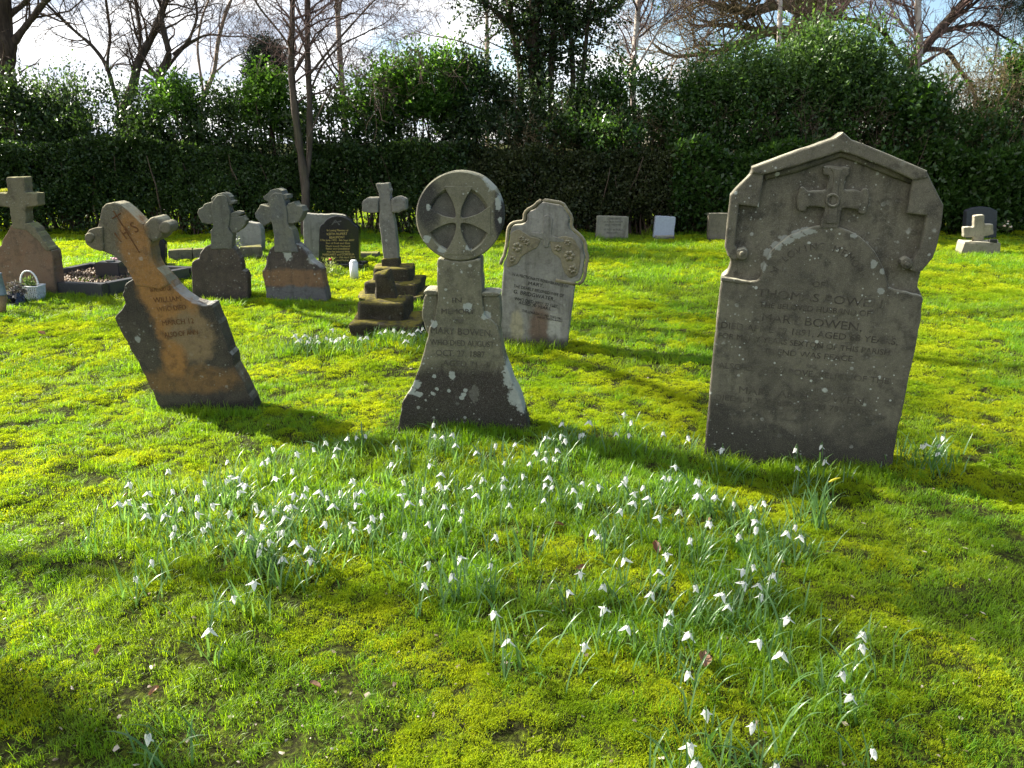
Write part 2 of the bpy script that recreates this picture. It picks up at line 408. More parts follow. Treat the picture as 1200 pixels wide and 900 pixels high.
# ---- tall gabled headstone on the right
def right_stone():
    f = Frame(935, 541, -15)
    r = f.thing('headstone', 'tall gabled grey headstone with carved relief cross and scrolled shoulders, the largest stone', 'headstone')
    spots = []
    for a in ((947, 271, 7, 3), (935, 275, 7, 4), (922, 281, 6, 4), (910, 288, 5, 4), (900, 297, 4, 5), (895, 312, 2.5, 5), (1001, 276, 3, 2), (1024, 309, 3, 4), (1032, 341, 3, 3), (1034, 318, 2.5, 3)):
        x, z = f.loc(a[0], a[1]); spots.append((x, z, a[2]/220, a[3]/220, (.36, .37, .33), .85))
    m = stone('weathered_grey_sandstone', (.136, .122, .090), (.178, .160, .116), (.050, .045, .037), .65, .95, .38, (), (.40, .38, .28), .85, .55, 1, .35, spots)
    sil = [(826, 522), (834, 430), (840, 370), (845.5, 325), (853, 322), (854, 316), (857, 308), (853, 300.5), (849, 289), (853, 249), (855.5, 229), (879.5, 204), (881, 196), (930, 178), (966, 166), (979, 161), (984, 157.5), (988, 154.5), (992, 158), (998, 163.5), (1008, 167), (1040, 180), (1086.7, 200), (1088, 208), (1106, 240.5), (1104, 262), (1098, 290), (1093, 303), (1081, 317), (1077.5, 338), (1083.5, 345), (1075, 400), (1062, 460), (1050, 520), (1046, 545)]
    slab('upper_panel', f.poly(sil, 0, .12), .028, .17, .006, m, r)
    pan = [(826, 522), (834, 430), (840, 370), (845.5, 325), (881, 330), (891, 327), (894, 312), (901, 297), (914, 283), (934, 271.5), (955, 265), (972, 264), (990, 268), (1008, 277), (1024, 292), (1034, 309), (1040, 326), (1042, 338), (1083.5, 345), (1075, 400), (1062, 460), (1050, 520), (1046, 545)]
    slab('inscription_panel', f.poly(pan, 0, .12), 0, .1, .008, m, r)
    hood = [(881, 196), (930, 178), (966, 166), (979, 161), (984, 157.5), (988, 154.5), (992, 158), (998, 163.5), (1008, 167), (1040, 180), (1086.7, 200), (1088, 208), (1071, 211), (1030, 193), (1000, 181.5), (985, 177.5), (970, 182.5), (930, 195.5), (894, 205), (881, 203)]
    slab('hood_moulding', f.poly(hood, -.03), -.03, .15, .008, m, r, jit=.0005, soft=0)
    strip('moulding_fillet', f.poly([(896, 207), (931, 198), (970, 185), (985, 180), (1000, 184), (1029, 196), (1069, 212)], .02), .016, .016, .011, m, r)
    lk = [(879.5, 204), (882, 199), (895, 205), (889, 243), (866, 240), (863.5, 262), (861, 287), (866, 297), (868, 303), (860, 305), (853, 300.5), (849, 289), (853, 249), (855.5, 229)]
    slab('shoulder_scroll', f.poly(lk, -.018), -.018, .14, .007, m, r, jit=.0005, soft=0)
    rk = [(1086.7, 202), (1070, 211), (1063, 250), (1086, 253), (1082, 275), (1077, 293), (1070, 305), (1066, 316), (1074, 320), (1081, 317), (1093, 303), (1098, 290), (1104, 262), (1106, 240.5)]
    slab('shoulder_scroll', f.poly(rk, -.018), -.018, .14, .007, m, r, jit=.0005, soft=0)
    for (u, v) in ((869.5, 298), (1063, 309)):
        slab('scroll_boss', f.poly(disc_poly(u, v, 7.5), -.03), -.03, .06, .012, m, r, soft=0)
        slab('scroll_boss', f.poly(disc_poly(u, v, 3.2, 14), -.04), -.04, 0, .005, m, r, soft=0)
    cr = [(964, 194), (998, 195), (997, 206), (991, 207), (989, 223), (1004, 222), (1009, 224), (1013, 219), (1019, 222), (1019, 240), (1014, 252), (1005, 250), (1005, 245.5), (987, 244), (982, 268), (960, 268), (968, 243), (945, 242), (944, 248), (935, 247), (934, 232), (938, 219), (943, 219), (946, 224), (968, 223), (971, 206), (965, 205)]
    slab('relief_cross', f.poly(cr, -.004), -.004, .06, .008, m, r, .015)
    slab('relief_cross', f.poly([(972, 196), (990, 197), (986, 204), (983, 216), (981, 262), (966, 262), (973, 240), (976, 216), (977, 204)], -.01), -.009, .02, .006, m, r, .015)
    o = f.poly(disc_poly(976, 235, 8.5, 20), -.016); i = f.poly(disc_poly(976, 235, 5.5, 20), -.016)
    ring_slab('cross_ring', o, i, -.016, .01, m, r, .003)
    ow = f.poly([(845.5, 325), (881, 330), (881, 333.5), (844.5, 329)], -.01); slab('ledge', ow, -.01, .12, .004, m, r, soft=0)
    L, T = M['letter_worn'], text
    letters_on_arc(f, r, 'IN LOVING MEMORY', [(903, 330), (908, 317), (917, 305), (930, 296), (947, 290), (965, 289), (982, 293), (996, 301), (1005, 313), (1010, 330)], 8, L)
    T(f, r, 'OF', (952, 333), (966, 334.5), 7, L)
    T(f, r, 'THOMAS BOWEN', (888, 343), (1034, 357), 9.5, L)
    T(f, r, 'THE BELOVED HUSBAND OF', (890, 357), (1020, 368), 6.5, L)
    T(f, r, 'MARY BOWEN,', (893, 372), (1010, 384), 9.5, L)
    T(f, r, 'DIED APRIL 19 1891, AGED 68 YEARS,', (845, 381), (1052, 401), 7.5, L)
    T(f, r, 'FOR MANY YEARS SEXTON OF THIS PARISH.', (842, 393), (1045, 414), 6.5, L)
    T(f, r, 'HIS END WAS PEACE.', (892, 411), (1001, 421), 6.5, L)
    F = M['letter_faint']
    T(f, r, 'ALSO OF THE ABOVE, RELICT OF THE', (842, 428), (1042, 447), 7, F)
    T(f, r, 'MARY ANN BOWEN', (866, 457), (1012, 471), 8.5, F)
    T(f, r, 'DIED JULY 7 1899, AGED 73 YEARS.', (838, 465), (1025, 484), 6.5, F)
right_stone()

# ---- wheel-cross headstone in the middle
def wheel_stone():
    f = Frame(544, 506, -3)
    r = f.thing('headstone', 'round-headed headstone with a cross cut in its disc and flared base', 'headstone')
    q = lambda u, v: f.loc(u, v)
    S = []
    for (u, v, a, b) in ((600, 440, 9, 14), (606, 462, 9, 14), (613, 476, 8, 8), (596, 432, 5, 8), (548, 360, 4.5, 5), (570, 370, 5, 4.5), (530, 440, 3.5, 5), (508, 380, 4, 4), (481, 458, 6, 4), (488, 450, 5, 5), (490, 462, 5, 3), (468, 480, 3, 3), (543, 463, 3, 2.5), (526, 458, 2.2, 2), (507, 461, 2.4, 2.2), (512, 456, 2, 2), (509, 441, 2, 2), (545, 457, 2.4, 2.2), (541, 466, 3, 3), (556, 462, 6, 9), (584, 238, 3, 8), (577, 216, 6, 6), (570, 210, 4, 4), (586, 258, 2, 3), (502, 243, 2, 3), (518, 292, 5, 4), (549, 290, 3, 3), (500, 280, 4, 4)):
        x, z = q(u, v); big = (u > 590 and v > 425)
        S.append((x, z, a/210, b/210, (.40, .42, .38) if not (u, v) == (556, 462) else (.13, .12, .10), .9))
    st = [(*q(588, 250), .04, .13, (.028, .026, .027), .25), (*q(502, 240), .06, .13, (.045, .042, .038), .4), (*q(545, 475), .5, .22, (.042, .034, .028), .3)]
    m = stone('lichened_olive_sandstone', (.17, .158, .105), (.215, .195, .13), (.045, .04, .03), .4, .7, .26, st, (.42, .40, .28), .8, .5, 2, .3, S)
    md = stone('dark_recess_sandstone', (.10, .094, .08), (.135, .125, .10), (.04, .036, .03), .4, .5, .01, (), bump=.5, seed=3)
    C = (538.5, 253.0)
    disc = [(C[0]+51.5*math.cos(a), C[1]+53*math.sin(a)) for a in np.linspace(0, 2*math.pi, 72, endpoint=False)]
    slab('wheel_head', f.poly(disc, 0), .024, .15, .006, m, r, soft=0, jit=.001)
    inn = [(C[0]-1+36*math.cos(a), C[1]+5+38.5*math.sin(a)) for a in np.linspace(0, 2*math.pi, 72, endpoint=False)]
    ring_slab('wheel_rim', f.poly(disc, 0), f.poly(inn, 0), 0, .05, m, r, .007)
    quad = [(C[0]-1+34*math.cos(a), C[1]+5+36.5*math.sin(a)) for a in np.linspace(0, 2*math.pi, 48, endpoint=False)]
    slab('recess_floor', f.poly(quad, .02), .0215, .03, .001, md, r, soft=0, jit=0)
    c = (C[0]-1.5, C[1]+5.5)
    def arm(ax, ay):
        pts = []
        for s in (-1, 1):
            ts = np.linspace(0, 1, 9)
            seg = [(4+t*34, s*(2.6+15.5*t**1.9)) for t in ts]
            pts += seg if s < 0 else seg[::-1]
        return [(c[0]+ax*a-ay*b, c[1]+ay*a*1.06+ax*b) for a, b in pts]
    cross = arm(1, 0)+arm(0, 1)+arm(-1, 0)+arm(0, -1)
    slab('cross_pattee', f.poly(cross, -.003), -.003, .03, .004, m, r, .012, .0008)
    sh = [(512, 302), (512, 330), (513, 352), (511, 356), (510, 372), (502, 384), (498, 408), (491, 432), (482, 455), (470, 472), (465, 480), (466, 500), (545, 505), (622, 504), (622, 484), (610, 466), (600, 446), (593, 425), (589, 405), (584, 385), (576, 374), (567, 370), (565, 345), (564, 302), (552, 305), (538, 306.5), (524, 305)]
    slab('shaft', f.poly(sh, .001, .12), .001, .16, .007, m, r)
    for pts, cap in (([(497, 345), (513, 344), (513, 392), (500, 392), (494, 370)], [(495.5, 340.5), (514, 340.5), (514, 346), (495.5, 346)]), ([(564, 347), (586, 347), (587, 372), (585, 394), (564, 392)], [(563, 342.5), (587.5, 343), (587.5, 348.5), (563, 348)])):
        slab('shoulder', f.poly(pts, .02), .02, .14, .008, m, r); slab('shoulder_cap', f.poly(cap, .005), .005, .15, .006, m, r)
    slab('plinth', f.poly([(465, 482), (622, 486), (623, 506), (465, 502)], -.012, .12), -.012, .175, .012, m, r)
    L = M['letter_worn']; F = M['letter_faint']
    text(f, r, 'IN', (530, 352), (541, 352), 6, F, .0); text(f, r, 'MEMORY', (517, 365), (556, 365.5), 6, F, .0); text(f, r, 'OF', (532, 377), (543, 377), 5, F, .0)
    text(f, r, 'MARY BOWEN,', (505, 387), (577, 391), 7.5, F, .0); text(f, r, 'WHO DIED AUGUST', (504, 401), (579, 404), 6.5, F, .0)
    text(f, r, 'OCT. 27, 1887.', (511, 413.5), (570, 416), 7, F, .0); text(f, r, 'AGED 71.', (519, 425.5), (563, 428), 6.5, F, .0)
wheel_stone()

# ---- leaning orange-stained headstone at the left
def leaning_stone():
    f = Frame(240, 479, 4)
    r = f.thing('headstone', 'headstone leaning far over to the left with an orange stained face and lobed cross head', 'headstone')
    q = f.loc
    rust = (.31, .15, .045); tan = (.23, .155, .08)
    st = [(*q(205, 372), .13, .2, rust, .25), (*q(225, 395), .13, .15, tan, .25), (*q(180, 335), .09, .15, rust, .3), (*q(158, 285), .10, .17, (.24, .125, .055), .3), (*q(225, 445), .28, .08, (.19, .105, .04), .35), (*q(205, 420), .07, .10, rust, .3)]
    sp = [(*q(162, 397), .015, .02, LICH, .6)]
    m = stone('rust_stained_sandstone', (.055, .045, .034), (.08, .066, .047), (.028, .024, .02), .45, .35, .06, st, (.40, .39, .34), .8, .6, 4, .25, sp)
    mh = stone('buff_grey_sandstone', (.185, .15, .095), (.155, .14, .105), (.06, .05, .038), .35, .4, .01, [(*q(158, 288), .08, .2, (.29, .145, .05), .3), (*q(178, 330), .08, .12, rust, .3)], (.42, .38, .25), .9, .6, 5, .3)
    body = [(194, 492), (179, 461), (172, 447), (170, 442), (133, 372), (143, 362), (146, 356), (145, 350), (142, 346), (146, 341), (146, 335), (150, 330), (156, 327), (175, 322), (190, 322), (199, 330), (203, 337), (212, 346), (225, 354), (238, 359), (248, 356), (261, 390), (274, 421), (273, 425), (296, 470), (306, 494)]
    slab('body', f.poly(body, 0), 0, .15, .008, m, r, jit=.003)
    head = [(158, 335), (148, 315), (143, 308), (133, 300), (121, 295), (113, 293), (113, 284), (113, 268), (115, 262), (119, 243), (124, 238), (133, 236), (141, 239), (155, 251), (168, 262), (174, 272), (178, 284), (176, 290), (179, 303), (184, 314), (193, 323), (200, 333), (186, 340)]
    slab('cross_head', f.poly(head, -.006), -.006, .135, .010, mh, r, .03, .002, 0)
    slab('cross_arm', f.poly([(121, 264), (113, 266), (104, 270), (99, 277), (99, 284), (104, 290), (113, 294), (121, 295)], -.02), -.02, .12, .012, mh, r, .02, .003)
    slab('cross_arm', f.poly([(166, 264), (172, 258), (179, 254), (187, 257), (191, 264), (191, 274), (186, 282), (178, 285), (172, 279)], -.03), -.03, .15, .016, mh, r, .02, .003)
    slab('arm_roll', f.poly(disc_poly(193, 267, 7.5), -.04), -.04, .09, .01, mh, r, .02, .002, 0); slab('arm_roll', f.poly(disc_poly(104, 279, 6), -.03), -.03, .13, .01, mh, r, .02, .002, 0)
    # incised monogram
    c = M['letter_rust']
    def stroke(a, b, w=.0032):
        pa = np.array(f.loc(*a, -.006)); pb = np.array(f.loc(*b, -.006)); n = np.array((pa[1]-pb[1], pb[0]-pa[0])); n = n/np.linalg.norm(n)*w
        slab('monogram_stroke', [pa+n, pa-n, pb-n, pb+n], -.0085, -.004, .0006, c, r, .5, 0, 0)
    ax = np.array((.53, .85)); cr_ = np.array((.85, -.53)); o_ = np.array((133., 247.))
    g = lambda t, s_: tuple(o_+ax*t+cr_*s_)
    stroke(g(0, 0), g(58, 0)); stroke(g(7, -6), g(7, 6))                                     # tall cross through the letters
    text(f, r, 'I H S', g(30, -13), g(30, 13), 13, c, -.006, 'monogram')
    for body, a, b, h in (('IN MEMORY OF', (176, 340), (200, 338), 5), ('WILLIAM', (180, 352), (212, 350), 6), ('WHO DIED', (184, 363), (218, 360), 5.5), ('MARCH 12', (190, 379), (227, 376), 6), ('ALSO OF ANN', (193, 393), (232, 389), 6)):
        text(f, r, body, a, b, h, c)
leaning_stone()

# ---- shaped headstone with carved flowers behind the wheel cross
def carved_stone():
    f = Frame(625, 407, -8)
    r = f.thing('headstone', 'pale shaped headstone with black lettering and carved flowers behind the round-headed stone', 'headstone')
    q = f.loc
    m = stone('pale_streaked_limestone', (.27, .26, .235), (.33, .315, .285), (.07, .062, .052), .35, .25, .12, [(*q(632, 385), .08, .17, (.17, .115, .085), .4), (*q(606, 385), .05, .16, (.36, .32, .22), .3), (*q(650, 385), .05, .12, (.40, .39, .35), .3), (*q(630, 290), .4, .1, (.2, .19, .16), .5)], (.42, .39, .28), .7, .45, 6, .6)
    mb_ = stone('tawny_carved_limestone', (.24, .205, .13), (.30, .26, .17), (.07, .06, .045), .4, .3, .01, (), (.45, .41, .28), .8, .5, 7, .3)
    out = [(586, 404), (587, 350), (590, 313), (589, 309), (594, 300), (597, 285), (598, 270), (600, 265), (606, 263), (613, 263), (616, 261), (618, 257), (617, 252), (620, 248), (627, 245), (632, 240), (634, 237), (659, 241), (660, 245), (664, 250), (668, 257), (666, 262), (668, 270), (673, 274), (680, 280), (684, 288), (683, 294), (686, 300), (684, 310), (682, 325), (678, 331), (674, 330), (663, 404)]
    slab('slab', f.poly(out, 0, .1), 0, .13, .01, m, r)
    rim_o = [(590, 313), (589, 309), (594, 300), (597, 285), (598, 270), (600, 265), (606, 263), (613, 263), (616, 261), (618, 257), (617, 252), (620, 248), (627, 245), (632, 240), (634, 237), (659, 241), (660, 245), (664, 250), (668, 257), (666, 262), (668, 270), (673, 274), (680, 280), (684, 288), (683, 294), (686, 300), (684, 310), (682, 325), (678, 331), (674, 330)]
    P = resample(f.poly(rim_o, 0), .03)[:-1]; P = smooth_closed(P, 1); Pi = inset(P, .018)
    strip('edge_moulding', Pi[1:-12], .002, .013, .012, mb_, r)
    slab('carved_panel', f.poly([(594, 303), (599, 272), (608, 268), (620, 276), (634, 281), (630, 290), (618, 296), (612, 300), (606, 310), (593, 314)], -.006), -.006, .05, .006, mb_, r, .02)
    slab('carved_panel', f.poly([(644, 281), (662, 276), (672, 279), (680, 292), (681, 308), (677, 322), (668, 327), (660, 318), (657, 303), (647, 296)], -.006), -.006, .05, .006, mb_, r, .02)
    slab('relief_cross', f.poly([(637, 253), (642, 251), (648, 256), (646, 276), (662, 281), (660, 285), (644, 283), (642, 290), (637, 290), (637, 281), (622, 276), (622, 272), (636, 273)], -.008), -.008, .03, .005, m, r, .015)
    for (u, v, s) in ((606, 290, 6), (600, 304, 4), (617, 284, 4), (667, 300, 6.5), (671, 316, 5), (654, 291, 4), (665, 285, 4), (611, 280, 3.5)):
        b = MB()
        for k in range(6):
            a = 2*math.pi*k/6+u; c = f.loc(u+s*.62*math.cos(a), v+s*.62*math.sin(a), -.012); rr = s*.42/150
            th = np.linspace(0, 2*math.pi, 7, endpoint=False)
            vs = [(c[0]+rr*math.cos(x), -.004, c[1]+rr*math.sin(x)) for x in th]+[(c[0]+.5*rr*math.cos(x), -.017, c[1]+.5*rr*math.sin(x)) for x in th]+[(c[0], -.019, c[1])]
            b.add(vs, [(i, (i+1) % 7, 7+(i+1) % 7, 7+i) for i in range(7)], [(7+i, 7+(i+1) % 7, 14) for i in range(7)])
        b.build('carved_flower', mb_, r)
    L = M['letter_lead']
    for body, a, b, h in (('IN AFFECTIONATE REMEMBRANCE OF', (600, 321), (666, 336), 3.2), ('MARY,', (619, 332), (637, 335), 4.2), ('THE DEARLY BELOVED WIFE OF', (602, 335), (661, 347), 3.4), ('G. BRIDGWATER,', (602, 341.5), (650, 351), 4.4), ('WHO DIED JANY. 22 1887,', (603, 350), (654, 359.5), 3.6), ('AGED 70 YEARS.', (608, 354.5), (646, 362.5), 3.2), ('THE LORD GAVE AND THE LORD', (612, 364), (659, 374), 2.6), ('HATH TAKEN AWAY', (630, 371.5), (659, 377), 2.4)):
        text(f, r, body, a, b, h, L)
carved_stone()

# ---- the two lobed crosses
def lobed_cross(base, yaw, shape, arms, label, m, mh):
    f = Frame(*base, yaw); r = f.thing('cross_headstone', label, 'headstone')
    slab('body', f.poly(shape[0], 0, .1), 0, .16, .014, m(f), r, jit=.004)
    slab('cross_head', f.poly(shape[1], -.008), -.008, .15, .009, mh(f), r, .02, .003)
    for a in arms: slab('cross_lobe', f.poly(a, .006), .006, .16, .009, mh(f), r, .02, .002, 0)
    return f, r
_cache = {}
def cA(f): return _cache.setdefault('a', stone('dark_brown_sandstone', (.075, .055, .045), (.10, .075, .06), (.035, .03, .026), .5, .5, .1, (), (.36, .35, .3), .6, .6, 8, .4))
def cAh(f): return _cache.setdefault('ah', stone('grey_green_sandstone', (.17, .165, .125), (.14, .135, .115), (.06, .055, .045), .4, .4, .01, (), (.34, .34, .24), .8, .6, 9, .4))
def cB(f):
    q = f.loc
    return _cache.setdefault('b', stone('banded_sandstone', (.06, .048, .042), (.09, .07, .058), (.03, .026, .024), .4, .55, .01, [(*q(345, 327), .45, .095, (.20, .115, .06), .25), (*q(345, 346), .5, .09, (.12, .12, .12), .2)], (.40, .40, .36), .6, .6, 10, .3, [(*q(337, 297), .04, .07, LICH, .8), (*q(366, 302), .05, .06, LICH, .6)]))
def cBh(f): return _cache.setdefault('bh', stone('blue_grey_sandstone', (.135, .14, .14), (.17, .165, .13), (.06, .055, .05), .35, .45, .01, (), (.38, .36, .24), .8, .6, 11, .4))
lobed_cross((258, 353), 6, ([(224, 356), (224, 308), (229, 304), (233, 303), (234, 297), (238, 291), (245, 287), (252, 286), (268, 287), (275, 291), (281, 300), (284, 311), (284, 317), (289, 318), (291, 325), (290, 356)],
    [(246, 292), (247, 270), (249.6, 266.5), (248, 256), (247, 241), (250, 234), (254, 229), (262, 228), (266, 232), (268, 242), (270, 250), (269, 262), (268, 268), (273, 276), (272, 292)]),
    [[(252, 238), (247.2, 236.7), (238.3, 239), (237.5, 242.4), (232.7, 244.8), (231, 249.6), (233.5, 255.2), (236.7, 261), (243.2, 262.8), (249, 262.5), (253, 252)], [(247.2, 238), (247.2, 233), (249.6, 230.3), (255.3, 227), (261.7, 225.6), (267.3, 227), (270.2, 231), (270.6, 235), (274.3, 236), (274, 239), (268, 241), (258, 242)], [(267, 254), (274.6, 254), (284.2, 253.6), (288.3, 258.5), (287.5, 263.3), (282.6, 269), (276.2, 273.3), (272, 273), (267, 266)], [(269, 250), (277, 248), (282.6, 248.5), (283.4, 251), (278, 254.5), (269, 255)]],
    'dark headstone topped by a lobed cross, between the leaning stone and the orange-banded cross', cA, cAh)
lobed_cross((347, 353), -4, ([(314, 357), (307, 320), (306, 318), (311, 312), (312, 302), (316, 292), (323, 286), (345, 284), (352, 289), (360, 298), (366, 306), (372, 310), (377, 316), (385, 355)],
    [(321, 296), (321, 275), (318, 262), (316, 244), (315, 232), (320, 226), (330, 226), (333, 235), (336, 245), (337, 262), (343, 271), (346, 284), (350, 296)]),
    [[(320, 243), (311.7, 240.8), (305, 240), (303.3, 243.3), (298.3, 250), (299, 255), (303, 259.5), (306.7, 263.3), (310, 265), (317.5, 260), (320, 255)], [(316, 240), (313, 240.8), (314, 236.7), (309, 234), (308.3, 230.8), (313.3, 226.7), (316.7, 223), (325, 220.8), (330, 223.3), (331.3, 227.5), (336.7, 228.3), (337, 232.5), (332.5, 235), (332, 240)], [(334, 244), (337.5, 238.3), (345, 235.8), (347.5, 240.8), (353.3, 241.7), (356.3, 247.5), (354, 252.5), (350, 260), (343.3, 262.5), (336, 261.7)]],
    'leaning dark headstone with lobed cross and an orange band, next to the black granite stone', cB, cBh)

# ---- left edge cross
def edge_cross():
    f = Frame(30, 346, 0); r = f.thing('cross_headstone', 'pinkish headstone with a square-armed cross at the left edge, behind the white basket', 'headstone')
    m = stone('pink_brown_sandstone', (.24, .14, .085), (.20, .13, .085), (.07, .05, .035), .4, .3, .12, (), (.36, .33, .26), .6, .5, 12, .3)
    mh = stone('ochre_grey_sandstone', (.22, .185, .11), (.18, .155, .10), (.07, .055, .035), .45, .4, .01, (), (.3, .29, .12), .7, .5, 13, .5)
    slab('body', f.poly([(-16, 350), (-14, 300), (-6, 290), (1, 288), (3, 280), (8, 272), (14, 262), (26, 258), (30, 262), (38, 270), (46, 278), (50, 285), (54, 290), (61, 294), (63, 312), (66, 350)], 0, .1), 0, .18, .012, m, r, jit=.004)
    slab('cross', f.poly([(6.5, 208), (29, 207), (30, 226), (44, 226), (45, 242), (30, 243), (31, 270), (14, 268), (11, 243), (-6, 242), (-6, 226), (8, 226)], -.006), -.006, .13, .012, mh, r, .02, .004)
    slab('broken_coping', f.poly([(27, 262), (33, 261), (41, 268), (46, 275), (52, 283), (60, 294), (54, 294), (46, 284), (40, 278), (30, 270)], -.012), -.012, .15, .01, mh, r, .02, .006)
    b = MB(); c = f.loc(2, 225)
    for k in range(160):
        p = np.array((c[0]+random.gauss(0, .025), random.uniform(0, .12), c[1]+random.uniform(0, .022))); h = np.array((random.gauss(0, .01), random.gauss(0, .01), .012))
        b.add([p+(.005, 0, 0), p-(.005, 0, 0), p+h], None, [(0, 1, 2)], random.random())
    b.build('moss_tuft', leafmat('yellow_moss', (.32, .30, .03), (.22, .24, .03), .5), r)
edge_cross()

# ---- black granite stone, its base and the grey stone behind it
def black_stone():
    f = Frame(397, 316, -3)
    r = f.thing('headstone', 'polished black granite headstone with gilt lettering and a curved top, white vase before it', 'headstone')
    m, t = new_mat('black_granite'); tc = t.add('ShaderNodeTexCoord'); n = t.noise(tc.outputs['Object'], 260, 3, .7)
    finish(t, principled(t, t.mix(t.ss(n, .5, .7), (.012, .013, .015), (.05, .052, .058)), .16, None, .5)); M['granite'] = m
    slab('tablet', f.poly([(373, 310), (374, 268), (375, 264), (379, 262), (382, 257.5), (388, 254), (395, 252.5), (403, 254), (411, 258), (415, 263), (420, 266), (421, 310)]), 0, .1, .008, m, r, jit=0)
    slab('base', f.poly([(368, 309), (426, 309), (427, 324), (368, 324)], -.06), -.08, .2, .01, m, r, jit=0)
    G = M['letter_gold']
    for body, a, b, h in (('In Loving Memory of', (383, 270), (408, 270), 2.4), ('KEITH RUPERT', (383, 274.5), (407, 274), 2.8), ('BEAUMONT', (386, 278.5), (404, 278), 2.6), ('17th June 1932 - 8th Sept 2007', (375.5, 281.5), (415, 281.5), 2.1), ('Son of Fred and Elsie', (382, 285), (410, 285), 2.1), ('Much loved Husband', (382, 288.5), (410, 288.5), 2.1), ('Father and Grandfather', (382, 291.5), (410, 291.5), 2.1), ('Also his beloved Wife', (383, 295), (410, 295), 2.1), ('MARGARET and CORDELIA', (378, 298.5), (415, 298), 2.5), ('23rd May 1934 - 17th April 2014', (376, 302), (416, 301.5), 2.1), ('Dearly loved Mother', (384, 305), (409, 305), 2.1)):
        text(f, r, body, a, b, h, G)
    for a, b in (((389, 263.5), (393, 258)), ((393, 258), (398, 263.5)), ((391, 261), (400, 259))):
        pa = np.array(f.loc(*a)); pb = np.array(f.loc(*b)); n_ = np.array((pa[1]-pb[1], pb[0]-pa[0])); n_ = n_/np.linalg.norm(n_)*.006
        slab('emblem', [pa+n_, pa-n_, pb-n_, pb+n_], -.003, .002, .0005, M['letter_pale'], r, .5, 0, 0)
    # vase
    P = gp(415.5, 327); b = MB(); th = np.linspace(0, 2*math.pi, 6, endpoint=False)
    v = thing('memorial_vase', 'tall white six-sided memorial vase in front of the black granite headstone', 'vase', P)
    tube(b, [(0, 0, 0), (0, 0, .19)], [.05, .05], 6, cap=True); w = plain('white_stone', (.72, .73, .74), (.62, .63, .65), .5)
    b.build('body', w, v); b = MB(); tube(b, [(0, 0, .19), (0, 0, .20), (0, 0, .215)], [.042, .042, .034], 6, cap=True); b.build('lid', w, v)
    f = Frame(375, 306, 5); r = f.thing('headstone', 'rough grey headstone with an uneven top close behind the black granite stone', 'headstone')
    slab('slab', f.poly([(356, 310), (355, 252), (360, 250), (374, 251), (392, 251), (403, 252), (406, 256), (408, 310)], 0, .05), 0, .14, .012, stone('grey_lichened_stone', (.21, .21, .195), (.26, .255, .23), (.09, .085, .075), .5, .7, .05, (), seed=14, bump=.7), r, jit=.005)
black_stone()

# ---- stepped cross and the broken stump before it
def stepped_cross():
    P = gp(458, 352); m = stone('mossy_step_stone', (.034, .028, .018), (.055, .043, .024), (.018, .015, .010), .6, .15, .02, (), (.15, .125, .012), 1.0, .9, 15, .2)
    mc = stone('grey_cross_stone', (.20, .19, .165), (.25, .235, .20), (.08, .072, .06), .4, .5, .01, (), seed=16, bump=.6)
    s = P.y/FPX*1.02
    r = thing('stepped_cross', 'tall grey stone cross on mossy steps behind the broken stump', 'grave cross', P)
    d = .22
    rough_block('step', r, (0, .26, .0), (78*s, .72, .13), m, .028, 9, R(2), rnd=3, smooth=True); rough_block('step', r, (.02, .28, .10), (62*s, .56, .16), m, .028, 9, R(-3), rnd=3, smooth=True); rough_block('step', r, (.0, .30, .23), (46*s, .40, .15), m, .022, 8, R(2), rnd=3, smooth=True)
    f = Frame(0, 0, 0, P+Vector((0, .24, 0)))
    sh = [(450, 318), (447, 280), (444, 262), (444, 250), (444, 226), (442, 222), (440, 215), (456, 214), (457, 221), (459, 223), (457, 227), (458, 235), (460, 250), (463, 262), (466, 290), (467, 318)]
    o = slab('shaft', f.poly(sh, 0), .24, .38, .012, mc, r, .02, .002)
    for a in ([(444, 232), (436, 231.5), (430, 232), (425, 236), (424, 248), (432, 250), (444, 249)], [(458, 233), (463, 231), (468, 230), (476, 233), (477, 247), (467, 249), (459, 249)]):
        slab('cross_arm', f.poly(a, 0), .22, .40, .02, mc, r, .02, .004)
    slab('foot', f.poly([(447, 303), (467, 302), (469, 318), (448, 318)], 0), .225, .40, .012, m, r)
    P = gp(452, 392); s = P.y/FPX*1.02
    r = thing('broken_stump', 'mossy broken cross stump on two rough steps behind the row of snowdrops', 'grave stump', P)
    rough_block('step', r, (0, .2, .03), (84*s, .56, .17), m, .035, 9, R(3), rnd=3, smooth=True); rough_block('step', r, (-.02, .22, .165), (56*s, .40, .19), m, .03, 9, R(-4), rnd=3, smooth=True)
    rough_block('stump', r, (-.03, .24, .34), (24*s, .17, .26), m, .028, 8, 0, 9, .2, R(-8), 2, True)
stepped_cross()

